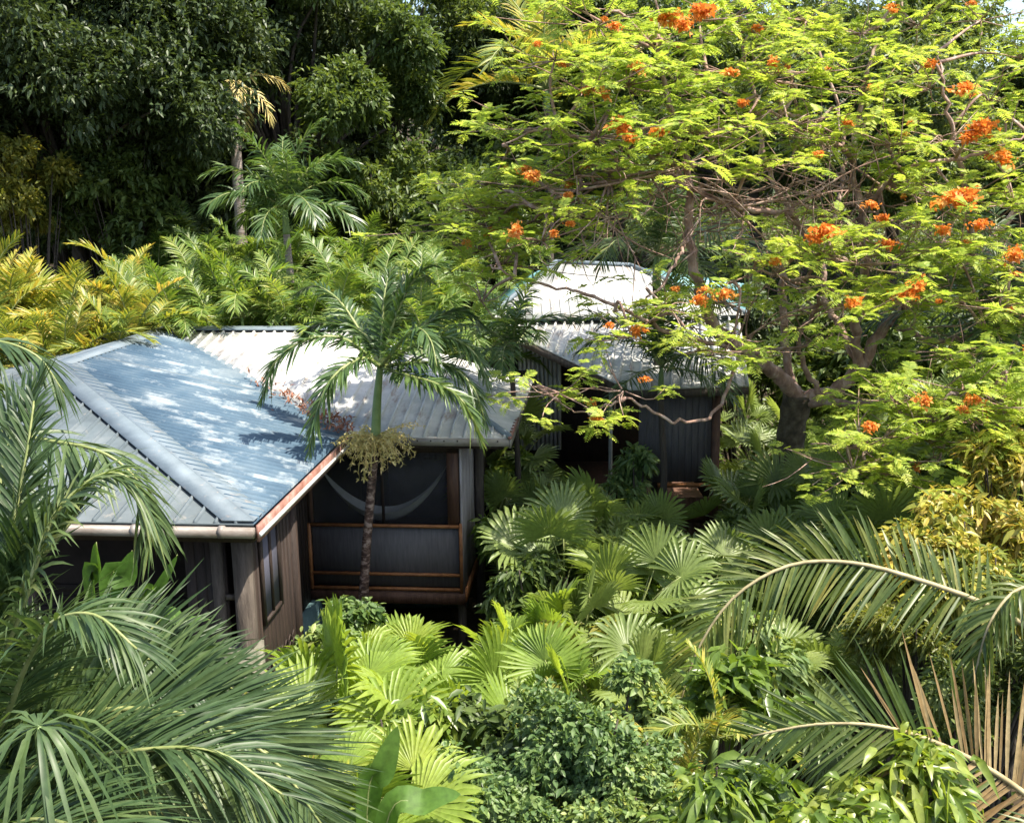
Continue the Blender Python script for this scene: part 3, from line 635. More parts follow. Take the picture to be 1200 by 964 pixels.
# golden clumps on the left
G1 = 'golden-green areca palms behind the left end of the roof'
for a in [(25, 320, 21, 1.15, 26, 'areca', 'golden areca clump at the left edge above the roof'), (92, 355, 19, 1.05, 26, 'areca', 'yellow-tipped areca clump directly behind the left hip of the roof'),
          (120, 310, 22.5, 1.1, 24, 'areca', 'taller golden areca clump in the middle of the golden group'), (-30, 360, 19, 1.1, 22, 'areca', 'orange-tinted areca clump cut by the left edge'),
          (165, 350, 20.5, .9, 22, 'areca', 'small golden areca clump closest to the roof ridge'), (55, 390, 18.5, .8, 18, 'areca', 'low yellow-green areca clump just above the left corner of the roof')]:
    clump(*a, G1)
G2 = 'green clumping palms behind the main roof ridge'
names2 = ['dark green feather palm beside the golden arecas', 'low green palm clump left of the pale-stemmed palm', 'feathery green palm at the foot of the pale-stemmed palm', 'upright green palm clump right of the pale-stemmed palm', 'spiky green palm clump behind the ridge middle', 'loose green palm clump left of the tall porch palm', 'green palm clump hidden partly by the porch palm crown', 'shaded green palm clump between the porch palm and the cabin', 'small green palm clump under the dark trees', 'back row green palm left of the tall bare trunk', 'back row green palm right of the tall bare trunk', 'back row green palm before the dark hollow', 'back row green palm near the cabin ridge']
for (px_, py_, y_, s_), nm in zip([(200, 320, 23, 1.0), (235, 350, 21, .9), (290, 345, 21.5, .95), (350, 335, 22.5, 1), (375, 355, 21, .9), (420, 330, 22, 1), (480, 340, 21, 1.0), (545, 345, 22, 1), (260, 300, 26, 1), (215, 285, 27, 1.0), (330, 290, 27, 1), (410, 290, 27, 1.1), (520, 300, 26, 1.1)], names2):
    clump(px_, py_, y_, s_, 24, 'green', nm, G2)
# ------------------------------------------------------------------ fan palms
def fan_lib(mat, specs, Rr, Lp, nseg=26):
    out = []
    for i, (e0, bend, tilt) in enumerate(specs):
        rng = np.random.default_rng(50+i); mb = MB(); C = arc(e0, bend, Lp, 8)
        mb.tube(C, np.linspace(.014, .008, 8), 4, 1)
        D = norm(C[-1]-C[-2]); e1 = math.atan2(D[2], D[0]); ax = np.array([math.cos(e1-tilt), 0, math.sin(e1-tilt)]); nr = np.array([-ax[2], 0, ax[0]])
        ax = ax+np.array([0, rng.normal(0, .15), 0]); nr = nr+np.array([0, rng.normal(0, .25), 0])
        fan(mb, C[-1], ax, nr, Rr*(1+rng.normal(0, .06)), rng, nseg, 2.2+rng.normal(0, .15), .2, rng.uniform(.1, .35), rng.uniform(.42, .64), vee=rng.uniform(-.15, .6))
        out.append(Lib(mb, 'frond', [M[mat], M['rachis']]))
    return out
FSP = [(1.4, .3, -.1), (1.25, .5, .1), (1.1, .6, .3), (.95, .7, .3), (.75, .7, .4), (.5, .7, .4), (.25, .6, .5), (0, .6, .5)]
FL_ = {'fan': fan_lib('fan', FSP, .62, .8), 'fan_bright': fan_lib('fan_bright', FSP, .68, .75, 30)}
def fanplant(px, py, y, s, n, lib, label, group, stem=None):
    c = at(px, py, y); c[2] = max(c[2], gz(c[0], c[1])+.5); b = np.array([c[0], c[1], gz(c[0], c[1])-.1]); rng = np.random.default_rng(int(px*5+py*3))
    root = empty('fan_palm', b, 0, label, 'fan palm', group)
    top = np.array([0, 0, c[2]-b[2]-.45*s]); mb = MB(); mb.tube(curve([(0, 0, 0), top*.6+[.03, 0, 0], top], 8), .06*s, 6); mb.build('stem', M['bark_dark'], root)
    ph = rng.random()*6; L = FL_[lib]
    for i in range(n):
        k = min(len(L)-1, int(i/n*len(L)))
        inst(L[k], root, tuple(top+np.array([0, 0, -.04*k])), (rng.normal(0, .32), rng.normal(0, .3), ph+i*2.4+rng.normal(0, .35)), s*rng.uniform(.6, 1.2), 'frond')
    return root
def ordinal(i): return ['first', 'second', 'third', 'fourth', 'fifth', 'sixth', 'seventh', 'eighth', 'ninth', 'tenth', 'eleventh', 'twelfth', 'thirteenth', 'fourteenth'][i]
def fanrow(y, py, xs, s, lib, desc, where, group, n=14):
    xs = sorted(xs); rng = np.random.default_rng(int(y*10+py))
    for i, x in enumerate(xs):
        fanplant(x+rng.normal(0, 10), py+rng.normal(0, 14), y+rng.normal(0, .4), s*rng.uniform(.75, 1.15), n, lib, f'{desc} {where}, {ordinal(i)} from left', group)
GB = 'bright yellow-green fan palms below the porch'
fanrow(11.9, 765, (455, 520, 580, 640), .8, 'fan_bright', 'yellow-green fan palm', 'in the row touching the porch floor', GB)
fanrow(10.6, 822, (410, 465, 540, 610, 670), .9, 'fan_bright', 'sunlit yellow-green fan palm', 'in the middle row below the porch', GB)
fanrow(9.4, 885, (410, 500, 560, 640), .85, 'fan_bright', 'lime fan palm', 'in the row left of the small-leaved shrub', GB)
fanrow(8.2, 960, (420, 490), .8, 'fan_bright', 'pale lime fan palm', 'at the bottom edge beside the paddle leaves', GB)
GF = 'green fan palms in front of the cabin'
fanrow(17.2, 605, (625, 660, 700, 740, 905), .75, 'fan', 'dark green fan palm', 'in the row against the cabin porch', GF)
fanrow(15.6, 640, (640, 680, 725, 765, 880), .95, 'fan', 'green fan palm', 'in the second row before the cabin', GF)
fanrow(14.2, 665, (655, 700, 745, 785, 840, 900), .95, 'fan', 'mid green fan palm', 'in the third row before the cabin', GF)
fanrow(12.9, 722, (655, 700, 745, 790, 860, 930), .95, 'fan', 'glossy green fan palm', 'in the fourth row, by the arching frond', GF)
fanrow(11.4, 775, (700, 770, 830, 900, 960), .9, 'fan', 'shaded green fan palm', 'in the lowest row before the cabin', GF)
GR = 'fan palms behind and right of the flame tree trunk'
fanrow(21, 500, (880, 930, 990, 1050, 1110), 1.05, 'fan', 'grey-green fan palm', 'deep behind the flame tree trunk', GR)
fanrow(18.5, 545, (870, 960, 1010, 1070, 1130, 1190), 1.05, 'fan', 'shaded fan palm', 'right of the cabin post in the back row', GR)
fanrow(16, 590, (885, 975, 1030, 1090, 1150), 1.0, 'fan', 'pale green fan palm', 'beside the flame tree trunk in the front row', GR)
fanrow(14, 640, (950, 1010, 1070, 1140, 1200), 1.0, 'fan', 'green fan palm', 'behind the yellow croton', GR)
fanrow(19.5, 520, (570, 610), 1, 'fan', 'deep green fan palm', 'in the gap between porch and cabin', GF)

# ------------------------------------------------------------------ trees
def tree(px, py_base, y, height, lobes, ncl, size, mat, label, cat='tree', bark='bark_dark', tr=.3, name='tree', group=None, k=6, asp=.42, limbs=True, seed=1):
    c = at(px, 300, y); b = np.array([c[0], y, gz(c[0], y)-.2]); rng = np.random.default_rng(seed+int(px))
    root = empty(name, b, 0, label, cat, group)
    H = height*.42
    mb = MB(); mb.tube(curve([(0, 0, 0), (.15, 0, H*.5), (0, .1, H)], 12), np.linspace(tr*.95, tr*.5, 12), 9)
    mb.build('trunk', M[bark], root, smooth=True)
    mb = MB()
    for lx, ly, lz, lr in lobes:
        for q in range(2):
            e_ = np.array([lx, ly, lz])+sph(rng, 1)[0]*lr*.6; m_ = e_*np.array([.45, .45, 0])+np.array([0, 0, H+(e_[2]-H)*.65])+rng.normal(0, .25, 3)
            mb.tube(curve([(0, .1, H*rng.uniform(.9, 1)), m_, e_], 10), np.linspace(tr*.26, .02, 10), 6)
    mb.build('branches', M[bark], root, smooth=True)
    mb = MB(); lobecrown(mb, lobes, rng, int(ncl*2.9), k=k, size=size, asp=asp)
    mb.build('crown', M[mat], root)
    return root
def lobes(rng, n, rad, H, spread, flat=.7, rs=(.28, .42)):
    out = []
    for i in range(n):
        d = sph(rng, 1, -.3)[0]; r = rad*rng.uniform(*rs); out.append((d[0]*(rad-r*.6)*spread, d[1]*(rad-r*.6), H+d[2]*(rad-r*.5)*flat, r))
    return out
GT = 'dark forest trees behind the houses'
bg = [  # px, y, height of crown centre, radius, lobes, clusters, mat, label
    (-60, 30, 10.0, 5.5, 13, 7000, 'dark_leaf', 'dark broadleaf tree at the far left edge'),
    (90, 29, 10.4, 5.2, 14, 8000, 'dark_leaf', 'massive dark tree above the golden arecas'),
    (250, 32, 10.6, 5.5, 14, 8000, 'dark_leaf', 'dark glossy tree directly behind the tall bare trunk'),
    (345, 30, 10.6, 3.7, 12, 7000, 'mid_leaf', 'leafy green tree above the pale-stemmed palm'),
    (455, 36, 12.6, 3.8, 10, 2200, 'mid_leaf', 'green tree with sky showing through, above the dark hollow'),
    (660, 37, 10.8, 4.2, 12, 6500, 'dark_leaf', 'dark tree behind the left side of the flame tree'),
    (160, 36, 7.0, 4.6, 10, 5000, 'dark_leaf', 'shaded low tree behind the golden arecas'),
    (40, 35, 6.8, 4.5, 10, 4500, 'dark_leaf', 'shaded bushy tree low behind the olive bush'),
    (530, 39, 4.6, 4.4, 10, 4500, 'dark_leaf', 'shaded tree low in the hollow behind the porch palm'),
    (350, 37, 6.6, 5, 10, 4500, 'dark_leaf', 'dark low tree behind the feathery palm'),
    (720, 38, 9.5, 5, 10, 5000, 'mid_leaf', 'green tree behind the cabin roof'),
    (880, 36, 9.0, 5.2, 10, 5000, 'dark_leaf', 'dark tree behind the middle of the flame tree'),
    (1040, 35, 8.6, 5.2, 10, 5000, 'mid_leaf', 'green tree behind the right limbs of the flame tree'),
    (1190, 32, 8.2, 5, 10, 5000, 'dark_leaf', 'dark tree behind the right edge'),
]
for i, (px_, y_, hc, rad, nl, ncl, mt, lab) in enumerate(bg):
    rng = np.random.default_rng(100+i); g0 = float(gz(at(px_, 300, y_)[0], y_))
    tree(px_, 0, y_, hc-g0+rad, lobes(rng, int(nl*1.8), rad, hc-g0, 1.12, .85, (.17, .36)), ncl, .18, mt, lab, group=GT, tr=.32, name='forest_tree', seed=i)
# far wood
rng = np.random.default_rng(77); mb = MB(); LBs = []
for i in range(95):
    x = rng.uniform(-42, 48); y = rng.uniform(42, 58)
    if -.125 < x/y < -.06: continue
    if x/y > .3: LBs.append((x, y, float(gz(x, y))-.6, 2.2)); continue
    LBs.append((x, y, float(gz(x, y))+rng.uniform(.5, 3.5), rng.uniform(2.0, 3.2)))
lobecrown(mb, LBs, rng, 42000, k=5, size=.42)
tag(mb.build('far_wood', M['dark_leaf']), 'dark wooded hillside closing the view behind the trees', 'woods', kind='stuff')

GU = 'shaded undergrowth below the dark forest trees'
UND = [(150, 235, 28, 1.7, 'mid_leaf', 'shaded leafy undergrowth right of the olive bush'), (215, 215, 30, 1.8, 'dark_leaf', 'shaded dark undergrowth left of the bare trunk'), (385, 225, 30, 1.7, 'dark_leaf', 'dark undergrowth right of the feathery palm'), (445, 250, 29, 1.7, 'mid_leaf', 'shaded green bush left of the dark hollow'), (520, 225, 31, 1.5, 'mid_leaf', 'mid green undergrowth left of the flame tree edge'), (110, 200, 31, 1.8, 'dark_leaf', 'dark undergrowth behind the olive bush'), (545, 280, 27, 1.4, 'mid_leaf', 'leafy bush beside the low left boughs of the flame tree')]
# tall bare palm trunk with dead frond
c = at(272, 100, 27); b = at(278, 325, 27); b = np.array([b[0]+.1, 27, gz(b[0], 27)]); root = empty('bare_palm', b, 0, 'tall bare pale palm trunk rising in front of the dark trees', 'palm tree')
top = c-b; trunk(root, [(0, 0, 0), top*.5+[.02, 0, 0], top], [.17, .14, .12], M['bark_pale'], 10, 1)
rng = np.random.default_rng(9)
for i in range(5):
    mb = MB(); frond(mb, arc(.9-.35*i, 1.6, 1.5, 12), .35, 26, rng, wd=.04, ldroop=.6, vjit=.4)
    o = mb.build('dead_frond', [M['strand'], M['rachis_tan']], root); o.location = top; o.rotation_euler = (0, 0, [2.6, .3, -1.2, -.3, 1.4][i])

# olive bush at left
def shrub(px, py, y, rx, rz, ncl, size, mat, label, cat='shrub', name='shrub', group=None, asp=.42, k=6, nl=9, big=0, seed=0, droop=.3, bark='bark_dark', fold=.18):
    c = at(px, py, y); g0 = float(gz(c[0], y)); b = np.array([c[0], y, g0-.1]); rng = np.random.default_rng(seed+int(px+py))
    root = empty(name, b, 0, label, cat, group); h = c[2]-b[2]; lb = []
    for i in range(nl):
        d = sph(rng, 1, -.8)[0]; r = rx*rng.uniform(.22, .5); lb.append((d[0]*(rx-r*.7), d[1]*(rx-r*.7)*.8, max(.2, h+d[2]*(rz-r*.5)), r))
    mb = MB()
    for l in lb:
        for q in range(2):
            e_ = np.array(l[:3])+sph(rng, 1)[0]*l[3]*.8
            mb.tube(curve([(rng.normal(0, .08), rng.normal(0, .08), 0), (e_[0]*.5, e_[1]*.5, e_[2]*.6), e_], 8), np.linspace(.04, .008, 8), 5)
    mb.build('stem', M[bark], root)
    mb = MB(); lobecrown(mb, lb, rng, ncl, k=k, size=size, asp=asp, big=big, droop=droop, fold=fold); mb.build('crown', M[mat], root)
    return root
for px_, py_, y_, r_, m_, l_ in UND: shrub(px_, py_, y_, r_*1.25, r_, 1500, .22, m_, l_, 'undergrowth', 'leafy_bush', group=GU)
shrub(22, 215, 26, 1.3, 1.3, 1500, .17, 'olive_leaf', 'olive-yellow bushy tree at the left edge above the golden arecas', 'tree', 'bushy_tree')
shrub(65, 150, 31, 1.0, .8, 500, .2, 'olive_leaf', 'lighter leafy crown glimpsed inside the dark trees at left', 'tree', 'bushy_tree')

# ------------------------------------------------------------------ flame tree
fb = at(926, 615, 17.2); fb[2] = gz(fb[0], 17.2)-.1
FT = empty('flame_tree', fb, 0, 'wide flame tree with lime feathery leaves, orange flowers and pinkish twisting limbs', 'tree')
W = lambda *p: at(*p)-fb
mb = MB(); C = curve([(0, 0, 0), W(924, 560, 17.2), W(928, 500, 17.1), W(936, 462, 17)], 16); mb.tube(C, np.interp(np.linspace(0, 1, 16), [0, .2, .7, 1], [.42, .27, .23, .26])*(1+.05*np.sin(np.arange(16)*2.2)), 12)
mb.build('trunk', M['bark_mossy'], FT, smooth=True)
limbs = [
  ([(936, 465, 17), (905, 435, 16.6), (868, 408, 16.2), (835, 378, 15.9), (818, 330, 15.7), (808, 270, 15.6), (808, 208, 15.5), (790, 150, 15.4), (770, 60, 15.5)], .17, .04),
  ([(933, 462, 17), (922, 420, 17.1), (918, 360, 17.2), (922, 300, 17.3), (945, 285, 17.3), (900, 200, 17.5), (880, 100, 17.8), (860, 20, 18)], .1, .03),
  ([(938, 468, 17), (975, 460, 16.9), (1008, 430, 16.9), (1040, 378, 17), (1090, 345, 17.2), (1140, 300, 17.5), (1200, 240, 18), (1260, 190, 18.5)], .17, .05),
  ([(1008, 432, 16.9), (1003, 380, 16.7), (1015, 320, 16.5), (1008, 250, 16.5), (1000, 190, 16.7), (1010, 110, 17), (1030, 30, 17.5)], .12, .03),
  ([(1008, 435, 16.9), (985, 385, 17.3), (965, 340, 17.8), (975, 270, 18.2), (990, 160, 18.8), (960, 60, 19.2)], .09, .03),
  ([(1008, 300, 16.5), (960, 248, 16.2), (930, 252, 16), (880, 245, 15.8), (830, 230, 15.5), (770, 205, 15.2), (700, 215, 15), (620, 240, 14.8)], .075, .02),
  ([(940, 470, 17), (1000, 474, 16), (1060, 470, 15), (1120, 478, 14.2), (1190, 470, 13.6)], .1, .02),
  ([(868, 408, 16.2), (800, 395, 15.4), (745, 370, 15), (690, 345, 14.8), (620, 330, 14.7), (575, 310, 14.6)], .05, .015),
  ([(808, 270, 15.6), (795, 300, 15.2), (765, 345, 14.9), (720, 365, 14.6)], .045, .012),
  ([(868, 408, 16.2), (840, 480, 15), (790, 494, 14.4), (735, 468, 14.1), (690, 485, 14), (650, 470, 13.9)], .04, .01),
  ([(808, 215, 15.5), (760, 180, 15.2), (700, 170, 15), (640, 150, 14.9), (590, 170, 14.8)], .06, .012),
  ([(1140, 300, 17.5), (1130, 220, 17), (1110, 130, 16.8), (1100, 60, 17)], .08, .02),
  ([(1060, 470, 15), (1075, 500, 14.4), (1010, 520, 13.8), (950, 520, 13.5)], .04, .012),
  ([(1040, 378, 17), (1100, 400, 16), (1150, 390, 15.5), (1210, 380, 15)], .06, .015),
  ([(960, 465, 16.9), (935, 400, 16.4), (960, 350, 16), (900, 320, 15.6), (860, 330, 15.2)], .06, .015),
  ([(1000, 190, 16.7), (940, 140, 16.3), (880, 130, 16), (830, 90, 15.8)], .06, .015),
  ([(1008, 250, 16.5), (1060, 200, 16.2), (1150, 180, 16), (1220, 150, 16)], .06, .015)]
nodes = []
rng = np.random.default_rng(21)
for pts, r0, r1 in limbs:
    mb = MB(); C = curve([W(*p) for p in pts], 12*len(pts)//2+6); n = len(C)
    C[1:-1] += rng.normal(0, .02, (n-2, 3)); mb.tube(C, .76*np.linspace(r0, r1, n)*(1+.08*rng.random(n)), 8)
    mb.build('branch', M['bark_pink'], FT, smooth=True); nodes.append(C[3:])
nodes = np.vstack(nodes)
pads = [(700, 20, 15.5), (760, 40, 15.8), (820, 15, 16.5), (880, 25, 17), (945, 15, 17.5), (1010, 30, 17.2), (1075, 20, 17.5), (1150, 15, 18.2), (1200, 60, 18),
 (650, 60, 15.2), (680, 95, 15), (735, 90, 15), (790, 85, 15.5), (850, 75, 16), (905, 85, 16.3), (965, 75, 16.5), (1030, 95, 16.8), (1090, 95, 17), (1160, 110, 17.5),
 (600, 150, 16.4), (645, 140, 16), (700, 150, 14.7), (755, 140, 15), (810, 145, 15.2), (865, 140, 15.5), (925, 140, 15.8), (985, 150, 16), (1045, 160, 16), (1110, 160, 16.2), (1180, 165, 16.5),
 (575, 205, 16.4), (620, 200, 16), (670, 195, 15.2), (725, 190, 14.8), (780, 185, 15), (890, 185, 15.5), (1070, 215, 15.8), (1130, 225, 15.8), (1190, 230, 16),
 (580, 255, 16.4), (625, 250, 15.8), (675, 240, 14.9), (590, 300, 16.2), (635, 272, 14.5),
 (900, 300, 15), (960, 290, 15), (1005, 300, 15), (1060, 285, 15.3), (1120, 285, 15.4), (1180, 300, 15.5),
 (565, 345, 16.2), (600, 235, 16), (560, 285, 16.3), (565, 240, 16.4), (740, 385, 14.3), (780, 350, 14.6), (850, 345, 14.9), (990, 350, 14.6), (1060, 345, 14.8), (1110, 345, 15), (1170, 350, 15),
 (820, 400, 14.3), (860, 385, 14.5), (1110, 405, 15), (1185, 410, 15),
 (655, 450, 13.9), (730, 448, 14.1),
 (1000, 540, 13.4), (1010, 515, 13.5), (1045, 540, 13.5), (1050, 460, 14), (1095, 475, 13.8), (1140, 485, 13.6), (1190, 470, 13.5), (1080, 505, 13.6), (1160, 450, 13.8),
 (1250, 100, 18), (1260, 220, 16.5), (1250, 340, 15.5), (1250, 470, 13.8), (760, -30, 16.5), (900, -30, 17.5), (1050, -35, 18), (660, -10, 16)]
cm = MB(); tw = MB(); fl_spots = []
def bipinnate(B, D, Nn, L_, rng, out):
    pass
leafB, leafD, leafN, leafL = [], [], [], []
for (px_, py_, y_) in pads:
    c = W(px_, py_, y_); j = np.argmin(((nodes-c)**2).sum(1)+.6*np.maximum(0, nodes[:, 2]-c[2])**2); a = nodes[j]
    mid = (a+c)/2+rng.normal(0, .15, 3)+np.array([0, 0, .12]); tw.tube(curve([a, mid, c-[0, 0, .12]], 9), np.linspace(.03, .014, 9), 5)
    ncl = (10 if px_ > 1040 and py_ < 130 else 15) if py_ < 330 else (15 if px_ > 880 else 9)
    for q in range(ncl):
        o = rng.normal(0, 1, 3)*np.array([.5, .62, .24]); p = c+o
        tw.tube(curve([c-[0, 0, .12]+o*.05, c+o*.5+rng.normal(0, .06, 3)-[0, 0, .08], p], 6), np.linspace(.011, .005, 6), 4)
        nlf = rng.integers(6, 10); ph = rng.random()*6
        for k in range(nlf):
            az = ph+k*2*PI/nlf+rng.normal(0, .25); e_ = rng.normal(.18, .3)
            leafB.append(p+rng.normal(0, .03, 3)); leafD.append((math.cos(az)*math.cos(e_), math.sin(az)*math.cos(e_), math.sin(e_))); leafL.append(rng.uniform(.17, .33))
leafB, leafD, leafL = np.array(leafB), np.array(leafD), np.array(leafL)
n = len(leafB); npn = 9; Sd = norm(np.cross(leafD, np.array([0, 0, 1.0])+rng.normal(0, .2, (n, 3))))
t = np.linspace(.18, 1, npn)
for sgn in (1, -1):
    Bq = leafB[:, None]+leafD[:, None]*(leafL[:, None]*t)[..., None]; Bq[:, :, 2] -= (leafL[:, None]*t**2)*.3
    ln = leafL[:, None]*.42*np.interp(t, [.18, .5, 1], [.7, 1, .45])[None]*(1+rng.normal(0, .08, (n, npn)))
    D = leafD[:, None]*.55+Sd[:, None]*sgn+rng.normal(0, .08, (n, npn, 3)); D[:, :, 2] -= .15
    Sw = np.broadcast_to(leafD[:, None], D.shape)-0
    blades(cm, Bq.reshape(-1, 3), D.reshape(-1, 3), Sw.reshape(-1, 3)+rng.normal(0, .15, (n*npn, 3)), ln.ravel(), (ln*.34).ravel(), np.full(n*npn, .1), 0, 2)
cm.build('crown', M['poin'], FT); tw.build('twigs', M['bark_pink'], FT)
# bare twig tangles in the open middle of the crown
rng = np.random.default_rng(31)
tg = MB()
cent = [(770, 230, 15.2), (830, 220, 15.4), (880, 235, 15.6), (930, 220, 15.8), (990, 210, 16.2), (860, 260, 15.4), (700, 230, 14.9), (730, 250, 15), (960, 330, 16.5), (900, 380, 16), (1010, 260, 16.2), (1060, 250, 16.2), (1080, 340, 16.5), (1100, 500, 14), (940, 180, 16)]
for p_ in cent:
    c = W(*p_); j = np.argsort(((nodes-c)**2).sum(1))[:6]
    for q in range(9):
        a = nodes[j[rng.integers(0, 6)]]; e_ = c+rng.normal(0, 1, 3)*np.array([.75, .6, .4]); m_ = (a+e_)/2+rng.normal(0, .16, 3)
        C = curve([a, m_, e_], 9); tg.tube(C, np.linspace(.022, .005, 9), 5)
        for r_ in range(3):
            b0 = C[rng.integers(3, 8)]; d = norm(C[-1]-C[0])+rng.normal(0, .6, 3); tg.tube(curve([b0, b0+d*.25+rng.normal(0, .04, 3), b0+d*.5+[0, 0, .05]], 5), np.linspace(.01, .003, 5), 4)
tag(tg.build('twigs', M['bark_pink'], FT), 'bare pinkish twigs tangled in the middle of the crown')
# flowers
def flowermesh(seed):
    rng = np.random.default_rng(seed); mb = MB(); P = rng.normal(0, 1, (20, 3))*np.array([.065, .065, .035]); clusters(mb, P, np.tile([0, 0, 1.0], (20, 1)), rng, k=6, size=.08, asp=.75, spread=1.2)
    return Lib(mb, 'flower_cluster', [M['flower']])
FLW = [flowermesh(k) for k in range(4)]
for k, (px_, py_, y_, s_) in enumerate([(785, 22, 15.2, 1.3), (822, 12, 15.6, 1.4), (800, 30, 15, 1), (1130, 105, 16, 1.2), (1150, 150, 15.6, 1.5), (1135, 160, 15.6, 1.1), (1175, 185, 15.6, 1.2), (1118, 235, 15.2, 1.6), (1135, 228, 15.2, 1.2), (1150, 262, 15.1, 1), (730, 150, 14.3, 1.1), (740, 162, 14.3, .8), (770, 155, 14.5, .8), (625, 205, 14.1, .9), (605, 272, 14, 1), (968, 272, 14.5, 1.3), (955, 280, 14.5, .9), (1035, 255, 15, .8), (1072, 337, 14.5, 1.3), (1060, 345, 14.5, 1), (1000, 355, 14.2, 1), (1040, 285, 14.8, .9), (745, 388, 13.9, .8), (820, 352, 14, .9), (668, 262, 14.2, .5), (870, 120, 15.3, .7), (905, 75, 15.8, .8), (855, 85, 15.5, .7), (1090, 75, 16.5, .8), (690, 105, 14.6, .7), (748, 80, 14.6, .8), (1020, 240, 15, .7), (1105, 270, 15, .9), (700, 490, 13.5, .6), (1085, 470, 13.3, .8), (1020, 500, 13.1, .8), (1140, 468, 13.2, .8), (960, 180, 15.2, .6), (1190, 300, 14.8, 1.1), (850, 345, 14.4, .9), (1130, 480, 13.1, .6), (720, 30, 15, .7)]):
    c = W(px_, py_, y_-.3); inst(FLW[k % 4], FT, tuple(c), (0, 0, k*1.3), s_*.8, 'flower_cluster')

rng = np.random.default_rng(400)
for k in range(46):
    p_ = pads[rng.integers(0, 84)]; c = W(p_[0]+rng.normal(0, 18), p_[1]+rng.normal(0, 14), p_[2]-rng.uniform(0, .7))
    inst(FLW[k % 4], FT, tuple(c), (0, 0, k*1.3), rng.uniform(.3, .62), 'flower_cluster')
# far palm with yellow frond at the left edge of the flame tree
pf = single_palm(640, 105, 31, 0, 1.7, 12, 'areca', 'yellowing palm crown poking out left of the flame tree', 'bark_dark', .12)
pf2 = single_palm(770, 300, 19.2, 0, 1.0, 14, 'dark', 'slim dark palm standing between cabin roof and flame tree', 'bark_dark', .09)
pf3 = single_palm(775, 430, 17.3, 0, .75, 12, 'dark', 'small dark palm with drooping fronds hiding the cabin porch', 'bark_dark', .06)
pf4 = single_palm(1165, 400, 16.6, 0, .95, 14, 'dark', 'dark spiky palm at the right edge under the flame tree', 'bark_dark', .11)
pf5 = single_palm(600, 410, 17.6, 0, .75, 10, 'palm', 'low feather palm between the porch roof and the cabin', 'bark_dark', .05)

# ------------------------------------------------------------------ right coconut palms
def handpalm(base, label, fronds, crown, mats, Lm, npair, wd, seed, name='coconut_palm', tr=.16, bark='bark_dark', cat='palm tree', dry=None, **kw):
    b = np.array([base[0], base[1], float(gz(base[0], base[1]))-.1]); root = empty(name, b, 0, label, cat); rng = np.random.default_rng(seed)
    cc = np.asarray(crown)-b; trunk(root, [(0, 0, 0), cc*.5+[.1, 0, 0], cc], [tr*1.3, tr, tr*.9], M[bark], 10, 1)
    for i, f in enumerate(fronds):
        opt = dict(kw)
        if isinstance(f, tuple): f, o2 = f; opt.update(o2)
        lab = opt.pop('label', None); L2 = opt.pop('Lm', Lm); np2 = opt.pop('npair', npair)
        C = curve(np.vstack([[cc], np.array([at(*p) for p in f])-b]), 26); mb = MB()
        frond(mb, C, L2, np2, rng, wd=wd, **opt); o = mb.build('frond', mats, root)
        if lab: tag(o, lab)
    return root
c1 = at(1290, 800, 9.6)
handpalm((c1[0]+.2, 9.6), 'coconut palm whose green-gold frond arches over the fan palms at right', [
    ([(1180, 720, 9.7), (1060, 674, 9.9), (985, 658, 10), (920, 664, 10), (860, 700, 9.9), (818, 760, 9.8), (795, 830, 9.7)], dict(vang=.0, vjit=.2, ldroop=.22, up=(0, -1, .5), Lm=.72, a0=1.3, t0=.2, label='long green-gold frond arching left')),
    ([(1240, 700, 9.4), (1195, 690, 9.2), (1160, 730, 9), (1140, 800, 8.9)], dict(Lm=.5, ldroop=.5)),
    ([(1300, 700, 9.8), (1290, 600, 10), (1270, 540, 10.3)], dict(Lm=.6)),
    ([(1340, 760, 10), (1420, 740, 10.5), (1480, 820, 10.8)], dict(Lm=.6)),
    ([(1330, 800, 9), (1380, 850, 8.2), (1400, 950, 7.6)], dict(Lm=.6))],
    c1, [M['coco'], M['rachis_tan'], M['coco_dry']], .8, 115, .04, 31, ldroop=.55, vjit=.28, fold=.12, rr=.035, dry=(0, 1, .1, .22))
c2 = at(1330, 1080, 6.6)
handpalm((c2[0]+.1, 6.6), 'coconut palm whose half-dried frond fans out in the bottom right corner', [
    ([(1260, 985, 6.6), (1195, 925, 6.6), (1120, 880, 6.6), (1040, 852, 6.6), (960, 848, 6.65), (880, 862, 6.7)], dict(Lm=.74, up=(.1, -1, .3), vang=.1, vjit=.06, ldroop=.04, t0=.14, dry=(.42, .8, 1.0, .04), sides=(-1, 1), a0=1.35, label='half-dried frond, tan leaflets at its base and green at its tip')),
    ([(1300, 1000, 6.2), (1230, 990, 5.8), (1150, 1010, 5.4)], dict(Lm=.5)),
    ([(1380, 1000, 6.8), (1440, 950, 7), (1500, 980, 7.2)], dict(Lm=.5))],
    c2, [M['coco'], M['rachis_tan'], M['coco_dry']], .74, 92, .034, 32, ldroop=.3, vjit=.1, fold=.15, rr=.03)

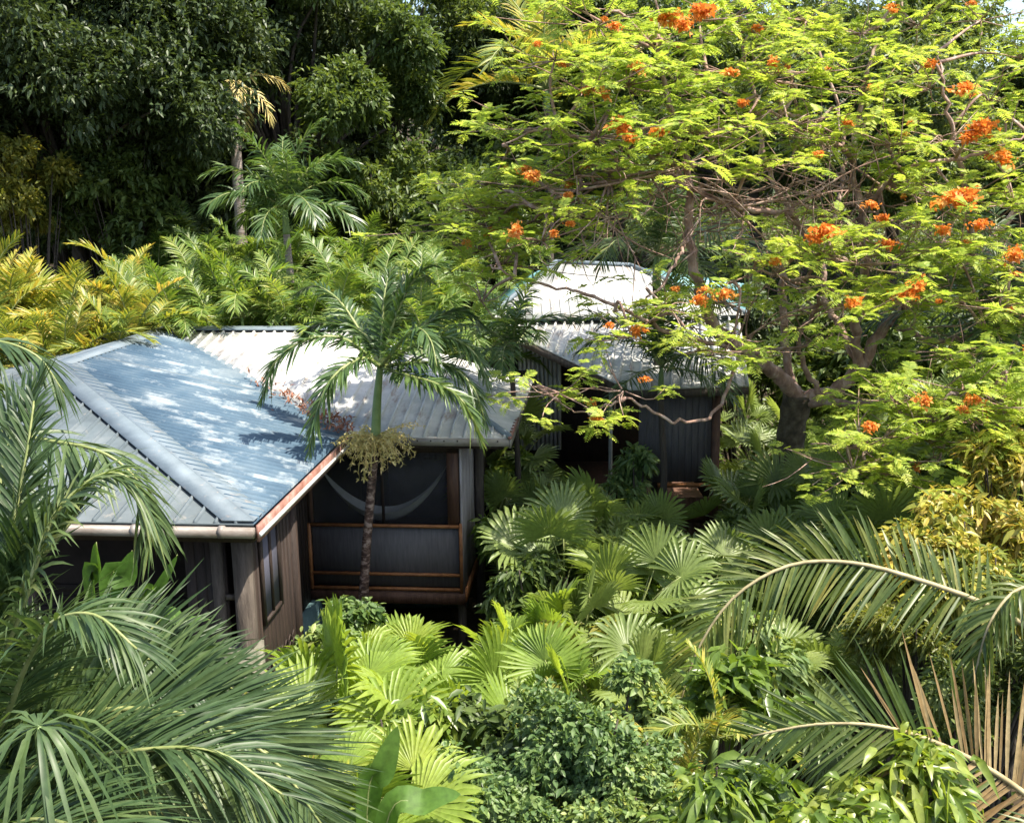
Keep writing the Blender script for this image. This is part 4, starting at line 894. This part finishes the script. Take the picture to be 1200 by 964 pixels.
# ------------------------------------------------------------------ left foreground palms
lp = at(-60, 930, 6.2)
kw_ = dict(fold=.14, rr=.03, rows=4)
handpalm((lp[0]-.1, 6.2), 'big dark green palm filling the bottom left, long fronds sweeping right', [
    ([(60, 850, 6.1), (150, 830, 6.1), (240, 845, 6.0), (320, 890, 5.9), (380, 970, 5.8)], dict(up=(0, -.8, .7), vang=.1, vjit=.12, ldroop=.1, Lm=.85, a0=1.0)),
    ([(40, 810, 6.6), (120, 775, 6.8), (200, 775, 6.9), (280, 810, 7)], dict(up=(0, -.8, .6), vang=.2, ldroop=.15, Lm=.75)),
    ([(40, 900, 5.6), (150, 880, 5.3), (250, 880, 5.2), (330, 930, 5.1)], dict(vang=.3, ldroop=.3)),
    ([(-20, 760, 6.2), (10, 640, 6.4), (30, 540, 6.6), (40, 470, 6.8)], dict(vang=.5, Lm=.65)),
    ([(-10, 800, 6), (30, 700, 6), (60, 610, 6.1), (110, 560, 6.2), (150, 560, 6.2), (180, 610, 6.2)], dict(vang=.2, ldroop=.5, Lm=.6)),
    ([(0, 850, 5.7), (30, 780, 5.5), (60, 730, 5.4), (110, 720, 5.3), (160, 760, 5.2)], dict(vang=.25, ldroop=.4, Lm=.65)),
    ([(-30, 980, 5.2), (40, 960, 4.8), (110, 980, 4.5), (160, 1040, 4.3)], dict(vang=.3)),
    ([(-120, 850, 6), (-200, 820, 6), (-280, 900, 6)], {}),
    ([(80, 870, 6.5), (190, 850, 6.7), (290, 870, 6.8), (370, 920, 6.8)], dict(up=(0, -.9, .5), vang=.15, vjit=.1, ldroop=.1, Lm=.9)),
    ([(-10, 720, 6.6), (-5, 620, 6.9), (10, 520, 7.2), (50, 450, 7.4)], dict(vang=.6, ldroop=.1, Lm=.75)),
    ([(20, 700, 6.4), (60, 640, 6.4), (90, 600, 6.5), (100, 560, 6.6)], dict(vang=.6, ldroop=.1, Lm=.75)),
    ([(30, 930, 5.8), (120, 930, 5.8), (210, 950, 5.8), (280, 1000, 5.8)], dict(up=(0, -.9, .5), vang=.1, ldroop=.1, Lm=.8)),
    ([(60, 950, 6.4), (180, 930, 6.6), (290, 950, 6.7), (370, 1010, 6.8)], dict(vang=.45, ldroop=.2, Lm=.8))],
    lp, [M['palm_fg'], M['rachis'], M['strand']], .85, 150, .033, 41, name='palm_tree', **{**kw_, 'vang': .3, 'vjit': .22, 'ldroop': .3}, dry=(0, 1, .05, .12))
lp2 = at(-150, 560, 8.2)
handpalm((lp2[0], 8.2), 'dark palm beyond the left edge, frond tips drooping over the grey roof', [
    ([(-80, 430, 8.2), (-20, 400, 8.2), (40, 415, 8.2), (75, 460, 8.2)], dict(Lm=.5)),
    ([(-90, 480, 8), (-30, 500, 8), (50, 515, 7.9), (120, 530, 7.8), (165, 570, 7.8), (180, 640, 7.7)], dict(Lm=.6, ldroop=.6)),
    ([(-120, 480, 8.6), (-60, 440, 9), (0, 450, 9.4)], dict(Lm=.5)),
    ([(-80, 560, 7.6), (-20, 560, 7.3), (40, 600, 7)], dict(Lm=.6)),
    ([(-220, 500, 8.4), (-300, 520, 8.5)], {}), ([(-180, 460, 7.9), (-220, 400, 7.8), (-300, 380, 7.7)], {})],
    lp2, [M['palm_fg'], M['rachis'], M['strand']], .55, 76, .045, 42, name='palm_tree', **{**kw_, 'vang': .1, 'vjit': .2, 'ldroop': .55})
# young palm with radiating strap leaves seen end-on
yp = at(45, 850, 4.3); b = np.array([yp[0], yp[1], float(gz(yp[0], 4.3))-.1])
root = empty('young_palm', b, 0, 'young palm with strap leaves radiating from one point in the bottom left corner', 'palm')
rel = yp-b; trunk(root, [(0, 0, 0), rel*.6, rel], [.035, .028, .02], M['shaft'], 8, 1); rng = np.random.default_rng(61)
for i in range(34):
    mb = MB(); az = i*2.4+rng.normal(0, .3); e_ = rng.uniform(-.3, .75)
    D = np.array([[math.cos(az)*math.cos(e_), math.sin(az)*math.cos(e_), math.sin(e_)]])
    blades(mb, rel[None]+0.0, D, np.cross(D, [0, 0, 1.0]), np.array([rng.uniform(.35, .62)]), np.array([.026]), np.array([rng.uniform(.9, 1.9)]), .2, 4)
    mb.build('strap_leaf', M['palm_fg'], root)

# ------------------------------------------------------------------ shrubs in front
shrub(655, 930, 7.6, .85, .65, 2900, .06, 'shrub', 'dense small-leaved blue-green shrub at the bottom centre', asp=.55, k=7, nl=12, big=1)
shrub(590, 1000, 7.2, .55, .5, 1300, .06, 'shrub', 'small-leaved shrub at the bottom edge beside the paddle leaves', asp=.55, k=7, nl=8, big=1)
shrub(745, 985, 7.3, .55, .55, 1400, .06, 'shrub', 'small-leaved shrub at the bottom edge left of the lance-leaved plants', asp=.55, k=7, nl=8, big=1)
shrub(720, 845, 8.8, .6, .5, 800, .08, 'shrub', 'darker small-leaved bush behind the dense one', asp=.5, k=7, nl=8, big=1)
GL = 'lance-leaved bushes at the bottom right'
for px_, py_, y_, l_ in ((850, 960, 6.8, 'first lance-leaved bush from the left, drooping green leaves'), (925, 955, 6.9, 'second lance-leaved bush from the left'), (1000, 965, 6.3, 'third lance-leaved bush, with bright lime leaves'), (1050, 935, 6.3, 'lance-leaved bush in front of the dried frond'), (900, 985, 5.8, 'lance-leaved bush lowest in the frame'), (975, 1000, 5.7, 'yellow-tipped lance-leaved bush in the bottom row')):
    shrub(px_, py_, y_, .38, .34, 150, .2, 'lance', l_, group=GL, asp=.27, k=6, nl=6, big=1, droop=.7, fold=.2)
shrub(865, 815, 9, .4, .3, 150, .2, 'lance', 'leafy bright bush between the two arching coconut fronds', asp=.35, k=6, nl=6, big=1, droop=.3)
GC = 'yellow and pink croton bushes at the right'
for px_, py_, y_, r_, l_ in ((1090, 660, 11.4, .55, 'lowest yellow-pink croton behind the arching frond tip'), (1150, 620, 12, .75, 'large yellow croton in the middle of the group'), (1190, 560, 13, .7, 'highest yellow croton at the right edge'), (1130, 710, 10.6, .5, 'croton with orange leaves nearest the dark fronds'), (1190, 690, 11, .6, 'pale croton cut by the right edge')):
    shrub(px_, py_, y_, r_, r_*.9, 420, .15, 'croton', l_, group=GC, asp=.32, k=6, nl=8, big=1, droop=.4)
shrub(420, 715, 13, .35, .25, 150, .12, 'shrub', 'small bush at the foot of the tall palm trunk', asp=.5, k=6, nl=5, big=1)
shrub(1080, 760, 10.6, .7, .5, 900, .1, 'olive_leaf', 'dull olive bush in the shade below the crotons', asp=.3, k=6, nl=8)
shrub(1150, 800, 10, .7, .6, 900, .1, 'mid_leaf', 'dark bush in the shade behind the half-dried frond', asp=.35, k=6, nl=8)
shrub(420, 900, 9.6, .6, .4, 500, .13, 'mid_leaf', 'green bush under the lime fan palms', asp=.35, k=6, nl=8)
shrub(1100, 560, 17, 1.2, 1.0, 1100, .17, 'mid_leaf', 'green bush under the low flame tree boughs', asp=.4)
shrub(1180, 520, 17.5, 1.2, 1.1, 1100, .17, 'dark_leaf', 'dark bush at the right edge under the flame tree', asp=.4)
shrub(980, 430, 22, 1.5, 1.3, 1300, .2, 'mid_leaf', 'green bush behind the fork of the flame tree', asp=.4)
shrub(1080, 420, 21, 1.7, 1.3, 1500, .2, 'mid_leaf', 'green bush behind the right limbs of the flame tree', asp=.4)
shrub(870, 410, 24, 1.4, 1.3, 1100, .2, 'dark_leaf', 'dark bush right of the cabin roof', asp=.4)
G5 = 'small feather palms in the lower foreground'
for px_, py_, y_, s_, l_ in ((800, 840, 8.6, .5, 'small yellow-green feather palm right of the small-leaved shrub'), (350, 880, 7.6, .45, 'small feather palm below the big left fronds'), (620, 830, 9.4, .45, 'small yellow feather palm above the small-leaved shrub')):
    clump(px_, py_, y_, s_, 12, 'areca', l_, G5, nstem=3)
GI = 'small leafy bushes filling gaps between the fan palms'
rng = np.random.default_rng(88)
INF = [(590, 560, 18.5, 'against the left end of the cabin'), (672, 600, 16.2, 'below the thin pale post of the cabin'), (745, 560, 17.6, 'at the foot of the small dark palm'), (770, 660, 14.6, 'below the left end of the cabin rail'), (600, 620, 15.6, 'right of the porch stilt'), (628, 690, 13.2, 'left of the glossy fan palms'), (715, 650, 14.8, 'midway between porch and coconut frond'), (690, 745, 11.8, 'above the dense small-leaved shrub'), (770, 690, 13.6, 'just left of the arching frond tip'), (860, 640, 15, 'left of the flame tree trunk foot'), (905, 610, 16.6, 'against the flame tree trunk foot'), (1000, 640, 14.6, 'behind the peak of the arching frond'), (1060, 600, 15.6, 'above the crotons at left'), (960, 590, 17, 'right of the flame tree trunk'), (870, 760, 10.8, 'between the two arching fronds'), (345, 850, 10.5, 'below the side window'), (480, 880, 9, 'under the lime fan palms'), (560, 880, 8.8, 'above the shrub at bottom centre'), (375, 775, 12.5, 'at the foot of the teal foundation'), (1010, 560, 18, 'under the low boughs of the flame tree')]
for k_, (px_, py_, y_, l_) in enumerate(INF):
    shrub(px_, py_, y_, .55, .45, 260, .15, ['lance', 'mid_leaf', 'shrub', 'olive_leaf'][k_ % 4], ['bright', 'dark green', 'mid green', 'olive'][k_ % 4]+' leafy bush '+l_, name='leafy_bush', group=GI, asp=.36, k=6, nl=6, big=1, droop=.4)
# paddle leaves (banana / heliconia)
def paddle(mb, P, wmax, nrm, rng):
    P = np.asarray(P, float); n = len(P); T = norm(np.gradient(P, axis=0)); nr = np.asarray(nrm, float); S = norm(np.cross(T, nr)); U = np.cross(S, T)
    t = np.linspace(0, 1, n); wd = wmax*np.sin(PI*np.clip((t-.22)/.78, 0, 1)**.75)**.6*(t > .22)
    L_, Rt = P+S*wd[:, None]+U*wd[:, None]*.25, P-S*wd[:, None]+U*wd[:, None]*.25
    V = np.stack([L_, P, Rt], 1).reshape(-1, 3); q = []
    for r in range(n-1):
        for c in range(2): a = r*3+c; q.append((a, a+1, a+4, a+3))
    mb.add(V, [np.array(q)]); mb.tube(P-U*.008, np.linspace(.016, .004, n), 5, 1)
def paddleplant(base, leaves, label, wm, seed=0):
    b = np.array([base[0], base[1], float(gz(base[0], base[1]))-.1]); root = empty('banana_plant', b, 0, label, 'banana plant'); rng = np.random.default_rng(seed)
    for pts, nr, ww in leaves:
        mb = MB(); P = curve(np.vstack([[[0, 0, .1]], np.array([at(*p) for p in pts])-b]), 24)
        # ragged: start blade after the stalk
        paddle(mb, P, ww, nr, rng); mb.build('leaf', [M['banana'], M['rachis']], root)
bb = at(425, 1010, 7.2)
paddleplant((bb[0], 7.2), [([(430, 960, 7.2), (448, 900, 7.2), (466, 850, 7.25)], (.3, -1, .2), .11), ([(450, 980, 7.1), (500, 940, 7.1), (540, 930, 7.1)], (.0, -.6, 1), .11), ([(420, 1000, 7.2), (400, 960, 7.3), (385, 930, 7.5)], (.3, -1, .3), .09)], 'banana plant with tall dark paddle leaves at the bottom left of centre', .12)
bb = at(140, 760, 9.6)
paddleplant((bb[0], 9.6), [([(130, 710, 9.6), (145, 675, 9.6), (155, 645, 9.6)], (.8, -1, .2), .13), ([(110, 710, 9.7), (115, 670, 9.7), (112, 635, 9.7)], (-.8, -1, .2), .12), ([(165, 730, 9.5), (185, 690, 9.4), (208, 650, 9.4)], (.5, -1, .1), .06), ([(190, 750, 9.5), (215, 730, 9.5), (245, 725, 9.5)], (.0, -.5, 1), .07)], 'banana plant growing before the dark veranda opening', .2)

# ------------------------------------------------------------------ light
el, az = math.radians(63), math.radians(108)     # azimuth clockwise from +Y: behind, right
Sd_ = Vector((math.cos(el)*math.sin(az), math.cos(el)*math.cos(az), math.sin(el)))
sun = bpy.data.lights.new('sun', 'SUN'); sun.energy = 5; sun.angle = math.radians(.5); sun.color = (1, .92, .78)
so = bpy.data.objects.new('sun', sun); col.objects.link(so); so.rotation_euler = Sd_.to_track_quat('Z', 'Y').to_euler()
wd_ = bpy.data.worlds.new('World'); sc.world = wd_; wd_.use_nodes = True; nt = wd_.node_tree; nt.nodes.clear()
sk = nt.nodes.new('ShaderNodeTexSky'); sk.sky_type = 'NISHITA'; sk.sun_disc = False; sk.sun_elevation = el; sk.sun_rotation = az; sk.dust_density = 2.5; sk.air_density = 1.0
bgd = nt.nodes.new('ShaderNodeBackground'); bgd.inputs[1].default_value = .15; ow = nt.nodes.new('ShaderNodeOutputWorld')
nt.links.new(sk.outputs[0], bgd.inputs[0]); nt.links.new(bgd.outputs[0], ow.inputs[0])
sc.view_settings.view_transform = 'Standard'; sc.view_settings.look = 'None'; sc.view_settings.gamma = 1; sc.view_settings.exposure = 1.22
sc.render.engine = 'CYCLES'
sc.cycles.max_bounces = 8; sc.cycles.transparent_max_bounces = 8; sc.cycles.diffuse_bounces = 4
print('objects', len(bpy.data.objects), 'polys', sum(len(m.polygons) for m in bpy.data.meshes))
